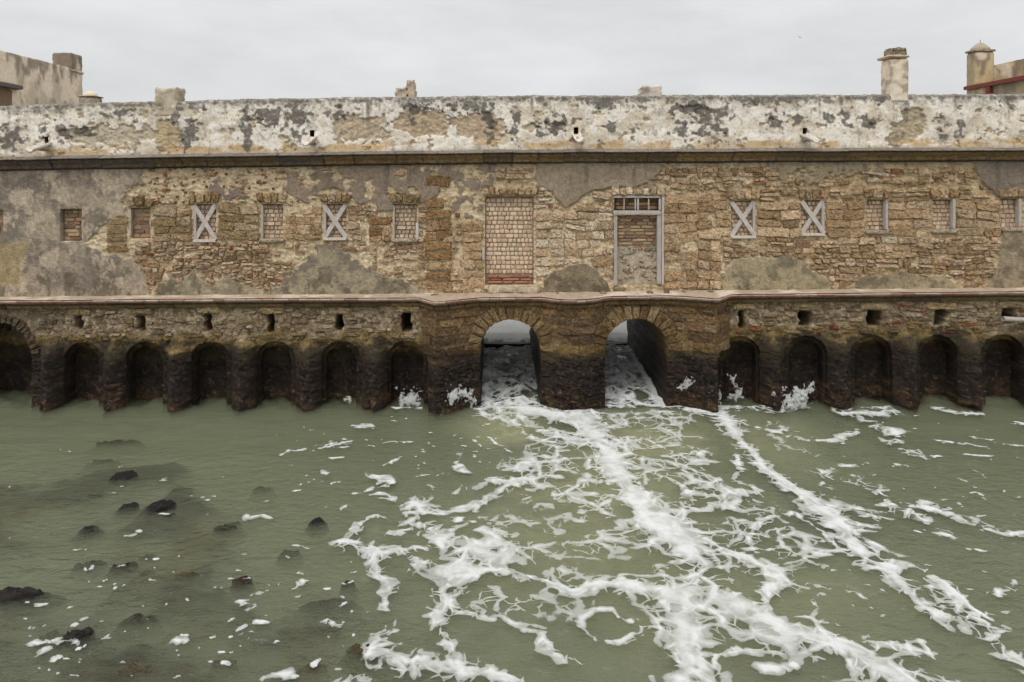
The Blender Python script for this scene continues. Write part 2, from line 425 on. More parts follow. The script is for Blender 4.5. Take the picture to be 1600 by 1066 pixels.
def heightfield(name, xs, ys, plan_f, disp_f, col_f, mat, parent, rect_holes=(), poly_holes=(), z_f=None):
    """a wall sheet over pixel columns xs and rows ys; holes are cut and their edges carried back into the wall.
    rect_holes: (x0,x1,y0,y1,depth)   poly_holes: (polygon, depth, steps, roughness)"""
    xs = np.array(xs, float); ys = np.array(ys, float)
    X, Y = np.meshgrid(xs, ys)
    nr, nc = X.shape
    cx = (X[:-1, :-1] + X[1:, 1:]) / 2; cy = (Y[:-1, :-1] + Y[1:, 1:]) / 2
    keep = np.ones(cx.shape, bool)
    holes = []
    for (x0, x1, y0, y1, dep) in rect_holes:
        m = (cx > x0) & (cx < x1) & (cy > y0) & (cy < y1)
        keep &= ~m; holes.append((m, dep, 3, 0.006))
    for (poly, dep, steps, rg) in poly_holes:
        bx = np.array(poly)
        sd_ = poly_sd(cx, cy, poly)
        m = sd_ > 0
        keep &= ~m; holes.append((m, dep, steps, rg))
        # snap the rim to the outline
        vm_in = np.zeros((nr, nc), bool); vm_out = np.zeros((nr, nc), bool)
        for a in (0, 1):
            for b in (0, 1):
                vm_in[a:nr - 1 + a, b:nc - 1 + b] |= m
                vm_out[a:nr - 1 + a, b:nc - 1 + b] |= ~m
        rim = vm_in & vm_out
        rx = X[rim]; ry = Y[rim]
        best = np.full(rx.shape, 1e9); qx = rx.copy(); qy = ry.copy()
        n = len(bx)
        for i in range(n):
            ax, ay = bx[i]; ex, ey = bx[(i + 1) % n] - bx[i]
            t = np.clip(((rx - ax) * ex + (ry - ay) * ey) / (ex * ex + ey * ey + 1e-9), 0, 1)
            dx = ax + t * ex; dy = ay + t * ey; dd = np.hypot(rx - dx, ry - dy)
            c = dd < best; best = np.where(c, dd, best); qx = np.where(c, dx, qx); qy = np.where(c, dy, qy)
        ok = best < 3.0
        X[rim] = np.where(ok, qx, rx); Y[rim] = np.where(ok, qy, ry)
    base = plan_f(X)
    dsp = disp_f(X, Y)
    V = np.stack([PX(X, base), base - dsp, PZ(Y, np.clip(base, PL0, None))], -1)
    colr = col_f(X, Y)
    verts = [V.reshape(-1, 3)]; cols = [colr.reshape(-1, 3)]
    faces = [grid_faces(nr, nc).reshape(nr - 1, nc - 1, 4)[keep]]
    n0 = nr * nc
    for (m, dep, steps, rg) in holes:
        mp_ = np.zeros((nr + 1, nc + 1), bool); mp_[1:nr, 1:nc] = m
        edges = []
        # horizontal edges at row r between col j and j+1 : cells above (r-1) and below (r)
        for r in range(nr):
            d = mp_[r, 1:nc].astype(int) - mp_[r + 1, 1:nc].astype(int)
            for j in np.nonzero(d)[0]:
                edges.append((r * nc + j, r * nc + j + 1) if d[j] > 0 else (r * nc + j + 1, r * nc + j))
        for c in range(nc):
            d = mp_[1:nr, c].astype(int) - mp_[1:nr, c + 1].astype(int)
            for i in np.nonzero(d)[0]:
                edges.append(((i + 1) * nc + c, i * nc + c) if d[i] > 0 else (i * nc + c, (i + 1) * nc + c))
        if not edges: continue
        e = np.array(edges); uid, inv = np.unique(e, return_inverse=True); inv = inv.reshape(e.shape)
        vb = V.reshape(-1, 3)[uid]; cb = colr.reshape(-1, 3)[uid]
        prev = uid
        for s in range(1, steps + 1):
            t = s / steps
            nv = vb.copy(); nv[:, 1] = vb[:, 1] * (1 - t) + dep * t
            if rg > 0:
                nv[:, 0] += (fbm3(nv[:, 0] * 5, nv[:, 1] * 5, nv[:, 2] * 5, 3, 40) - 0.5) * 2 * rg
                nv[:, 2] += (fbm3(nv[:, 0] * 5 + 9, nv[:, 1] * 5, nv[:, 2] * 5, 3, 50) - 0.5) * 2 * rg
            verts.append(nv); cols.append(cb * (0.9 + 0.2 * rng.random((len(cb), 1))))
            cur = np.arange(len(uid)) + n0; n0 += len(uid)
            a = prev[inv[:, 0]]; b = prev[inv[:, 1]]; c2 = cur[inv[:, 1]]; d2 = cur[inv[:, 0]]
            faces.append(np.stack([a, b, c2, d2], -1))
            prev = cur
    return mesh(name, np.concatenate(verts), np.concatenate(faces), mat, parent, np.concatenate(cols))

XS_IN = np.arange(-12, 1612.1, 1.3)
XS_L = np.arange(-400, -12, 8.0); XS_R = np.arange(1614, 2000, 8.0)

# ================================================================== UPPER WALL
PLASTER = [  # outline, colour, second colour, thickness (m), edge noise (px), kind
    ([(-420, 250), (228, 252), (222, 285), (196, 300), (190, 322), (198, 338), (160, 352), (136, 380), (160, 398), (205, 405), (222, 428), (238, 466), (-420, 470)], (126, 115, 104), (158, 144, 126), 0.022, 9),
    ([(838, 246), (1040, 246), (1028, 272), (1012, 284), (985, 295), (958, 292), (925, 298), (908, 306), (900, 318), (884, 326), (872, 312), (866, 298), (838, 292)], (143, 128, 110), (150, 135, 117), 0.028, 5),
    ([(1518, 240), (2000, 240), (2000, 309), (1565, 310), (1550, 296), (1538, 290), (1530, 275), (1519, 264)], (124, 112, 100), (134, 121, 107), 0.028, 4),
    ([(1566, 358), (2000, 358), (2000, 462), (1538, 462), (1552, 432), (1562, 400)], (152, 137, 114), (120, 108, 90), 0.022, 8),
    ([(235, 470), (250, 440), (268, 432), (278, 445), (302, 420), (318, 438), (334, 446), (352, 428), (372, 440), (395, 447), (425, 470)], (132, 122, 104), (160, 148, 124), 0.02, 6),
    ([(415, 470), (440, 436), (480, 406), (496, 384), (524, 380), (536, 398), (560, 412), (592, 428), (640, 442), (665, 466)], (152, 141, 118), (122, 112, 98), 0.022, 10),
    ([(842, 462), (850, 438), (866, 424), (890, 413), (918, 412), (936, 424), (948, 442), (958, 462)], (122, 110, 92), (140, 126, 104), 0.05, 4),
    ([(1126, 462), (1130, 428), (1146, 406), (1170, 400), (1200, 403), (1236, 397), (1262, 415), (1290, 432), (1315, 462)], (156, 143, 116), (122, 112, 92), 0.022, 8),
    ([(1305, 462), (1330, 440), (1352, 432), (1400, 426), (1450, 432), (1476, 430), (1492, 446), (1545, 462)], (140, 128, 104), (165, 150, 122), 0.02, 7),
]
def plaster_masks(x, y):
    """thickness and colour of the render that still clings to the upper wall"""
    n1 = fbm(x / 16, y / 12, 4, 3) - 0.5; n2 = fbm(x / 5, y / 5, 3, 9) - 0.5
    thick = np.zeros(np.shape(x)); colr = np.zeros(np.shape(x) + (3,)); cov = np.zeros(np.shape(x))
    big = fbm(x / 30, y / 24, 6, 21, 0.68)
    for (poly, ca, cb, th, amp) in PLASTER:
        s = poly_sd(x, y, poly) + n1 * 2 * amp + n2 * amp * 0.6
        m = sstep(-0.6, 0.9, s)
        c = mixc(C(*ca), C(*cb), sstep(0.42, 0.62, big))
        colr = np.where((m > cov)[..., None], c, colr); thick = np.maximum(thick, th * m); cov = np.maximum(cov, m)
    # flaked grey skim: patches decided by noise inside loose regions
    for (cx, cy, rx, ry, lo, ca) in ((570, 272, 120, 52, 0.40, (134, 119, 104)), (735, 272, 42, 62, 0.47, (132, 118, 103)), (1290, 262, 80, 26, 0.44, (146, 131, 110)),
                                     (345, 285, 70, 40, 0.60, (125, 112, 102)), (980, 300, 40, 40, 0.5, (140, 126, 108)), (60, 300, 10, 10, 0.9, (120, 120, 120))):
        r = 1 - np.hypot((x - cx) / rx, (y - cy) / ry)
        f = fbm(x / 17, y / 13, 5, 61) + 0.30 * np.clip(r, -1, 1) - 0.12
        m = sstep(lo, lo + 0.03, f) * (r > -0.15)
        c = mixc(C(*ca), C(*ca) * 1.2, fbm(x / 7, y / 7, 3, 77))
        colr = np.where((m > cov)[..., None], c, colr); thick = np.maximum(thick, 0.014 * m); cov = np.maximum(cov, m)
    return cov, thick, colr

def cream_zone(x, y):
    """where lime mortar is smeared over the stones"""
    z = np.zeros(np.shape(x))
    for (cx, cy, rx, ry, s) in ((330, 285, 140, 36, 1.0), (470, 300, 60, 45, 0.9), (460, 370, 50, 60, 0.6), (600, 290, 75, 40, 0.8), (730, 300, 30, 50, 1.0), (560, 430, 120, 40, 0.6),
                                (900, 400, 55, 30, 0.6), (1060, 400, 30, 60, 0.6), (1180, 380, 30, 20, 0.4), (190, 370, 25, 40, 0.7), (900, 330, 55, 30, 0.3), (750, 440, 40, 30, 0.6), (1420, 450, 120, 20, 0.6)):
        z = np.maximum(z, s * sstep(1.25, 0.6, np.hypot((x - cx) / rx, (y - cy) / ry)))
    return z

def up_col(x, y):
    n = fbm(x / 22, y / 16, 5, 1); n2 = fbm(x / 6, y / 5, 4, 2); n3 = fbm(x / 60, y / 40, 3, 8)
    c = mixc(C(184, 163, 131), C(208, 189, 159), sstep(0.35, 0.65, n))
    c = mixc(c, C(142, 121, 90), sstep(0.56, 0.72, n2) * 0.7)
    c = mixc(c, C(196, 176, 144), 0.6 * sstep(0.2, 0.8, cream_zone(x, y)))
    c = mixc(c, C(176, 150, 112), sstep(1100, 1300, x) * 0.35)
    cov, th, pc = plaster_masks(x, y)
    # paler lime bloom and stains on the old grey render at the left
    bloom = sstep(0.52, 0.62, fbm(x / 26 + 4, y / 34, 6, 31, 0.68)) * sstep(260, 160, x)
    pc = mixc(pc, C(188, 172, 150), bloom * 0.8)
    moss = sstep(0.50, 0.62, fbm(x / 18, y / 22, 6, 35, 0.66)) * sstep(395, 440, y)
    pc = mixc(pc, C(96, 88, 72), moss * 0.75)
    yel = sstep(0.0, 12.0, poly_sd(x, y, [(-420, 372), (36, 374), (48, 392), (40, 420), (30, 452), (-420, 455)]) + (n - 0.5) * 30)
    pc = mixc(pc, mixc(C(172, 152, 116), C(140, 124, 94), n2), yel * 0.9)
    streak = sstep(0.6, 0.75, fbm(x / 9, y / 70, 3, 44)) * sstep(330, 262, y)
    pc = mixc(pc, C(92, 86, 78), streak * 0.5)
    pc = pc * (0.80 + 0.40 * fbm(x / 2.6, y / 2.6, 3, 93))[..., None]
    c = mixc(c, pc, cov)
    spk = sstep(0.70, 0.78, fbm(x / 3.2, y / 3.0, 2, 91))
    c = mixc(c, C(96, 78, 56), spk * 0.6 * (1 - cov * 0.8))
    return c

def up_disp(x, y):
    cov, th, _ = plaster_masks(x, y)
    r = (fbm(x / 9, y / 6, 4, 5) - 0.5) * 0.05 * (1 - 0.85 * cov) + (fbm(x / 40, y / 30, 3, 6) - 0.5) * 0.03
    f1, f2, _c = worley(x / 11 + 0.4 * n_warp(x, y), y / 7, 12)
    r = r + (np.clip(0.5 - f1, 0, 1) * 0.05 - 0.012) * (1 - cov)
    return r + th * 1.2 + 0.004 - 0.028 * (1 - cov) * (1 - 0.9 * cream_zone(x, y)) * sstep(160, 215, x)
def n_warp(x, y): return fbm(x / 20, y / 20, 2, 15) * 3

def lined(a, b, step, extra):
    v = np.arange(a, b + 0.01, step)
    e = np.array(extra, float)
    v = v[np.min(np.abs(v[:, None] - e[None, :]), axis=1) > step * 0.35]
    return np.unique(np.concatenate([v, e]))
xs_up = np.concatenate([XS_L, lined(-12, 1612, 1.3, [w[0] for w in WINS if w[0] > -12] + [w[1] for w in WINS]), XS_R])
ys_up = lined(250, 467, 1.3, sorted(set([w[2] for w in WINS] + [w[3] for w in WINS] + [250, 467])))
REC = 0.19
upper = heightfield("upper_wall", xs_up, ys_up, lambda x: np.zeros(np.shape(x)), up_disp, up_col, M_WALL, mill,
                    rect_holes=[(w[0], w[1], w[2], w[3], REC + 0.05) for w in WINS])

# ------------------------------------------------------------------ stones
def stone_piece(q, plan_f, proud, colour, seed, nu=(0, .05, .28, .5, .72, .95, 1), nv=(0, .09, .36, .64, .91, 1), rough=0.35, roundc=0.10, sink=0.035):
    """q: four corners in photograph pixels (tl, tr, br, bl)"""
    r = np.random.default_rng(seed)
    q = np.array(q, float)
    u = np.array(nu)[None, :]; v = np.array(nv)[:, None]
    uu = np.broadcast_to(u, (len(nv), len(nu))).copy(); vv = np.broadcast_to(v, uu.shape).copy()
    su, sv = uu * 2 - 1, vv * 2 - 1
    s2 = su * np.sqrt(1 - roundc * sv ** 2); t2 = sv * np.sqrt(1 - roundc * su ** 2)
    uu = (s2 + 1) / 2; vv = (t2 + 1) / 2
    P = ((1 - uu) * (1 - vv))[..., None] * q[0] + (uu * (1 - vv))[..., None] * q[1] + (uu * vv)[..., None] * q[2] + ((1 - uu) * vv)[..., None] * q[3]
    h = np.linalg.norm(q[3] - q[0]); w = np.linalg.norm(q[1] - q[0])
    P[..., 0] += (r.random(uu.shape) - 0.5) * min(3.0, 0.09 * w); P[..., 1] += (r.random(uu.shape) - 0.5) * min(2.4, 0.14 * h)
    ring = np.zeros(uu.shape); ring[1:-1, 1:-1] = 1
    dome = 1 - 0.18 * np.maximum(np.abs(su), np.abs(sv)) ** 3 + 0.5 * (fbm(uu * 2.3 + seed % 97, vv * 1.9, 3, seed) - 0.5)
    tilt = (r.random() - 0.5) * 0.7 * sv + (r.random() - 0.5) * 0.6 * su
    dep = np.where(ring > 0, proud * (dome + tilt) * (1 + rough * (r.random(uu.shape) - 0.5) * 2), -sink)
    base = plan_f(P[..., 0])
    V = np.stack([PX(P[..., 0], base), base - dep, PZ(P[..., 1], np.clip(base, PL0, None))], -1).reshape(-1, 3)
    c = colour[None, :] * (1 + 0.16 * (r.random((V.shape[0], 1)) - 0.5))
    return V, grid_faces(len(nv), len(nu)), c

UP_PLAN = lambda x: np.zeros(np.shape(x))
ASHLAR = [(664, 706, 258, 456, 14, 18, 18, 42, 'brown'), (1090, 1126, 300, 456, 13, 17, 18, 36, 'tan'), (1036, 1090, 300, 452, 13, 17, 22, 46, 'tan'), (1126, 1562, 313, 371, 12.5, 16, 24, 54, 'tan'),
          (1126, 1520, 292, 313, 9, 13, 18, 40, 'tan'), (836, 882, 330, 452, 12, 17, 20, 34, 'pale'), (882, 958, 330, 400, 11, 17, 18, 34, 'pale'), (925, 958, 400, 450, 12, 15, 16, 30, 'tan'), (722, 757, 330, 452, 12, 17, 15, 32, 'tan'),
          (575, 613, 338, 378, 14, 17, 20, 38, 'brown'), (238, 300, 320, 376, 12, 17, 24, 46, 'olive'), (340, 405, 320, 376, 12, 16, 24, 46, 'olive'), (445, 503, 322, 374, 12, 16, 18, 36, 'tan'), (168, 200, 322, 400, 12, 16, 20, 32, 'olive')]
def grey(p, k=0.24, g=1.075, tint=(1.016, 0.990, 1.01)): return {a: [tuple(min(214.0, g * t * (v * (1 - k) + k * (0.3 * c[0] + 0.55 * c[1] + 0.15 * c[2]))) for v, t in zip(c, tint)) for c in b] for a, b in p.items()}
PAL = {'tan': [(178, 148, 102), (164, 134, 90), (190, 162, 118), (150, 122, 80), (172, 146, 106)], 'brown': [(146, 112, 66), (132, 102, 60), (160, 126, 78), (150, 120, 80), (168, 138, 92)],
       'pale': [(196, 174, 136), (184, 160, 120), (204, 184, 148), (172, 146, 106)], 'olive': [(150, 124, 80), (136, 112, 70), (162, 136, 92), (168, 146, 106)],
       'rubble': [(176, 148, 106), (160, 132, 92), (190, 164, 126), (146, 118, 80), (182, 156, 116), (168, 136, 100)]}
PAL = grey(PAL)
def lay(x0, x1, y0, y1, h0, h1, l0, l1, seed, holes, gap=1.5):
    """courses of stones between the openings; yields four-corner pieces"""
    r = np.random.default_rng(seed)
    y = y0 + r.random() * 2; out = []
    while y < y1 - h0 * 0.55:
        h = min(h0 + (h1 - h0) * r.random(), y1 - y)
        spans = [(x0, x1)]
        for (a, b, c, d) in holes:
            if c - 0.5 < y + h - 1.5 and d + 0.5 > y + 1.5:
                ns = []
                for (s, e) in spans:
                    if b <= s or a >= e: ns.append((s, e)); continue
                    if a > s: ns.append((s, a))
                    if b < e: ns.append((b, e))
                spans = ns
        for (s, e) in spans:
            x = s - (r.random() * l0 * 0.6 if s == x0 and x1 - x0 > 150 else 0)
            while x < e - 3:
                L = l0 + (l1 - l0) * r.random() ** 1.4
                if e - (x + L) < l0 * 0.6: L = e - x
                L = min(L, e - x)
                k = 1
                if h > h0 * 1.35 and r.random() < 0.3: k = 2
                for q in range(k):
                    ya = y + h * q / k; yb = y + h * (q + 1) / k
                    if L > 4: out.append((x, x + L, ya, yb))
                x += L
        y += h
    pcs = []
    for (a, b, c, d) in out:
        g = gap * (0.4 + 0.7 * r.random())
        pts = np.array([(a + g / 2, c + g / 2), (b - g / 2, c + g / 2), (b - g / 2, d - g / 2), (a + g / 2, d - g / 2)])
        pts[:, 1] += (fbm(pts[:, 0] / 35, pts[:, 1] / 60, 2, 200) - 0.5) * 10
        sz = np.array([b - a, d - c])
        pts += (r.random((4, 2)) - 0.5) * np.array([0.16, 0.30]) * np.minimum(sz, [26, 13])
        pcs.append(pts)
    return pcs
win_holes = [(w[0] - 2, w[1] + 2, w[2] - 1, w[3] + 2) for w in WINS]
lintel_holes = [(w[0] - 6, w[1] + 6, w[2] - 21, w[2] + 1) for w in WINS if w[0] > 140]
stones = []   # (area, corners, proud, colour)
def covered(q):
    c = q.mean(0)[None, :]
    pts = np.concatenate([q * 0.6 + c * 0.4, c])
    return plaster_masks(pts[:, 0], pts[:, 1])[0].mean()
for k, (x0, x1, y0, y1, h0, h1, l0, l1, pal) in enumerate(ASHLAR):
    for q in lay(x0, x1, y0, y1, h0, h1, l0, l1, 300 + k, win_holes + lintel_holes, 1.8):
        if covered(q) > 0.35: continue
        if cream_zone(q.mean(0)[0:1], q.mean(0)[1:2])[0] > 0.75 and rng.random() < 0.35: continue
        p = PAL[pal]; c = C(*p[rng.integers(len(p))]) * (0.88 + 0.24 * rng.random())
        if rng.random() < 0.06: continue
        stones.append((abs(q[1, 0] - q[0, 0]) * abs(q[3, 1] - q[0, 1]), q, 0.010 + 0.04 * rng.random(), c))
ash_boxes = [(a[0], a[1], a[2], a[3]) for a in ASHLAR]
def in_ashlar(x, y): return any(a - 2 < x < b + 2 and c - 2 < y < d + 2 for (a, b, c, d) in ash_boxes)
n_ash = len(stones)
rub_q = []
xa = 165.0; kk = 0
while xa < 1565:
    xb = min(xa + 60 + 80 * rng.random(), 1565)
    hh = rng.random()
    rub_q += lay(xa, xb, 262 - 4 * rng.random(), 457, 4.5 + 2.5 * hh, 9 + 5 * hh, 8, 24 + 14 * hh, 500 + kk, win_holes + lintel_holes, 1.3)
    xa = xb; kk += 1
for q in rub_q:
    c0 = q.mean(0)
    if in_ashlar(*c0) or covered(q) > 0.3: continue
    cz = cream_zone(c0[0:1], c0[1:2])[0]
    if rng.random() < 0.08 + cz * 0.75: continue
    if c0[0] < 215 and c0[1] < 330: continue
    p = PAL['pale'] if 835 < c0[0] < 960 else (PAL['tan'] if c0[0] > 1100 and rng.random() < 0.6 else PAL['rubble'])
    c = C(*p[rng.integers(len(p))]) * (0.82 + 0.32 * rng.random())
    if rng.random() < 0.015: c = C(142, 100, 74)
    if rng.random() < 0.05: c = C(196, 178, 152)
    stones.append((abs(q[1, 0] - q[0, 0]) * abs(q[3, 1] - q[0, 1]), q, (0.012 + 0.04 * rng.random()) * (1 - 0.4 * cz), c))
# brick bits bedded in the lime mortar
for k in range(150):
    x = 232 + 290 * rng.random() ** 1.2; y = 262 + 56 * rng.random()
    if any(a - 8 < x < b + 8 and c - 20 < y < d + 4 for (a, b, c, d) in win_holes): continue
    w, h = 3 + 4.5 * rng.random(), 2.2 + 3 * rng.random(); a = (rng.random() - 0.5) * 1.6
    q = np.array([(-w / 2, -h / 2), (w / 2, -h / 2), (w / 2, h / 2), (-w / 2, h / 2)]) @ np.array([[math.cos(a), math.sin(a)], [-math.sin(a), math.cos(a)]]) + (x, y)
    if covered(q) > 0.3: continue
    c = C(*[(146, 96, 70), (160, 112, 80), (126, 80, 60), (184, 148, 108), (206, 192, 164)][rng.integers(5)])
    stones.append((w * h, q, 0.012 + 0.012 * rng.random(), c))
order = sorted(range(len(stones)), key=lambda i: -stones[i][0])
rub = MB()
for k, i in enumerate(order):
    a, q, pr, c = stones[i]
    if k < 260:
        v, f, cc = stone_piece(q, UP_PLAN, pr, c, 1000 + i, nu=(0, .03, .2, .42, .6, .8, .97, 1), nv=(0, .06, .3, .6, .94, 1), roundc=0.05)
        mesh("stone", v, f, M_STONE, upper, cc, smooth=False)
    else:
        v, f, cc = stone_piece(q, UP_PLAN, pr, c, 1000 + i, nu=(0, .1, .5, .9, 1), nv=(0, .12, .5, .88, 1), roundc=0.2)
        rub.add(v, f, cc)
tag(rub.build("rubble", M_STONE, upper, False), kind="stuff")

# ------------------------------------------------------------------ openings: bricked windows and doors
def px_box(mb, x0, x1, y0, y1, Y0, Y1, colour, seed=0, amp=0.004, res=0.06, bev=0.004):
    v, f = rough_box(PX(x0, 0), PX(x1, 0), Y0, Y1, PZ(y1, 0), PZ(y0, 0), res, amp, seed, bev=bev)
    mb.add(v, f, colour * (0.93 + 0.14 * rng.random((len(v), 1))))
def single(name, parent, mat, x0, x1, y0, y1, Y0, Y1, colour, seed=0, amp=0.004, res=0.06, bev=0.004, smooth=False):
    mb = MB(); px_box(mb, x0, x1, y0, y1, Y0, Y1, colour, seed, amp, res, bev)
    return mb.build(name, mat, parent, smooth)
PINK = [(200, 172, 148), (192, 162, 138), (208, 182, 158), (184, 154, 130), (200, 176, 154)]
OLD = [(142, 102, 74), (154, 112, 82), (164, 136, 92), (132, 92, 70), (170, 142, 96), (150, 122, 92), (120, 92, 72)]
PINK = grey({0: PINK}, 0.10, 0.96, (1.0, 1.0, 0.97))[0]; OLD = grey({0: OLD}, 0.25, 1.0, (1, 1, 1))[0]; CENPAL_T = (1.01, 0.99, 1.0)
BRICKBOX = rough_box(-0.5, 0.5, -0.5, 0.5, -0.5, 0.5, 0.6, 0.0, 1, bev=0.05)
brick_meshes = {}
def brick_mesh(palette_name, idx, colour):
    key = (palette_name, idx)
    if key not in brick_meshes:
        v, f = rough_box(-0.5, 0.5, -0.5, 0.5, -0.5, 0.5, 0.34, 0.035, 70 + idx, bev=0.04, freq=3.0)
        o = mesh("brick", v, f, M_BRICK, None, colour * (0.94 + 0.12 * rng.random((len(v), 1))), smooth=False)
        brick_meshes[key] = o.data
        bpy.data.objects.remove(o)
    return brick_meshes[key]
def courses(x0, x1, y0, y1, ch, bw, jitter=0.25, seed=1):
    r = np.random.default_rng(seed); y = y0; row = 0; out = []
    n = max(1, round((y1 - y0) / ch)); ch = (y1 - y0) / n
    for row in range(n):
        y = y0 + row * ch
        x = x0 - (row % 2) * bw * 0.5 - r.random() * bw * 0.2
        while x < x1 - 0.8:
            w = bw * (1 + (r.random() - 0.5) * 2 * jitter)
            if r.random() < 0.12: w *= 1.7
            a, b = max(x, x0), min(x + w, x1)
            if b - a > 1.6: out.append((a + 0.3 + 0.35 * r.random(), b - 0.3 - 0.35 * r.random(), y + 0.4 + 0.5 * r.random(), y + ch - 0.3 - 0.5 * r.random()))
            x += w
    return out
def brick_objects(parent, rects, pal, pname, Yf):
    for (a, b, c, d) in rects:
        i = int(rng.integers(len(pal) * 2)); col = C(*pal[i % len(pal)])
        o = bpy.data.objects.new("brick", brick_mesh(pname, i, col)); COL.objects.link(o); o.parent = parent
        o.scale = ((b - a) * D / F, 0.1, (d - c) * D / F)
        o.location = (PX((a + b) / 2), Yf + 0.05 + (rng.random() - 0.5) * 0.03, PZ((c + d) / 2))
        o.rotation_euler = (0, (rng.random() - 0.5) * 0.05, 0)
def backing(parent, x0, x1, y0, y1, Yb, ca, cb, seed, name="mortar"):
    xs = np.linspace(x0 - 1, x1 + 1, max(4, int((x1 - x0) / 1.6))); ys = np.linspace(y0 - 1, y1 + 1, max(4, int((y1 - y0) / 1.6)))
    return heightfield(name, xs, ys, lambda x: np.full(np.shape(x), Yb), lambda x, y: (fbm(x / 4, y / 4, 3, seed) - 0.5) * 0.03,
                       lambda x, y: mixc(C(*ca), C(*cb), fbm(x / 6, y / 6, 3, seed + 3)), M_WALL, parent)
WOOD = C(168, 160, 152)
def lintel(parent, x0, x1, ytop, n, hgt, pal, seed, spread=4, fan=2.0):
    r = np.random.default_rng(seed); e = np.linspace(x0 - spread, x1 + spread, n + 1); e[1:-1] += (r.random(n - 1) - 0.5) * 4
    mid = (x0 + x1) / 2
    for k in range(n):
        a, b = e[k], e[k + 1]
        fa = (a - mid) / (x1 - x0) * fan * 2; fb = (b - mid) / (x1 - x0) * fan * 2
        hh = hgt * (0.8 + 0.35 * r.random())
        q = np.array([(a + fa + 0.7, ytop - hh), (b + fb - 0.7, ytop - hh + (r.random() - 0.5) * 2), (b - 0.7, ytop - 0.5 - r.random() * 1.5), (a + 0.7, ytop - 0.5 - r.random() * 1.5)])
        c = C(*pal[r.integers(len(pal))]) * (0.9 + 0.2 * r.random())
        v, f, cc = stone_piece(q, UP_PLAN, 0.045 + 0.04 * r.random(), c, seed * 31 + k, roundc=0.12)
        mesh("lintel_stone", v, f, M_STONE, parent, cc, smooth=False)
def cross_boards(parent, x0, x1, y0, y1, sd_):
    r = np.random.default_rng(sd_)
    for k, (xa, ya, xb, yb) in enumerate(((x0 + 1, y1 - 3, x1 - 2, y0 + 2), (x0 + 1, y0 + 3, x1 - 1, y1 - 4))):
        ax, az, bx, bz = PX(xa), PZ(ya), PX(xb), PZ(yb)
        L = math.hypot(bx - ax, bz - az) + 0.06; ang = math.atan2(bz - az, bx - ax)
        v, f = rough_box(-0.055, 0.055, -0.011, 0.011, -L / 2, L / 2, 0.05, 0.003, sd_ + k, bev=0.002)
        o = mesh("board", v, f, M_WOOD, parent, C(182, 173, 165) * (0.86 + 0.2 * r.random((len(v), 1))), smooth=False)
        o.location = ((ax + bx) / 2, 0.03 - 0.026 * k, (az + bz) / 2); o.rotation_euler = (0, math.pi / 2 - ang, 0)
        for t in (-0.42, 0.42, 0.03):
            if abs(t) < 0.1 and k == 0: continue
            nv, nf = rough_box(-0.009, 0.009, -0.017, -0.010, t * L - 0.009, t * L + 0.009, 0.02, 0, 0, bev=0.003)
            mesh("nail_head", nv, nf, M_PAINT, o, C(70, 58, 52)).location = (0, 0, 0)
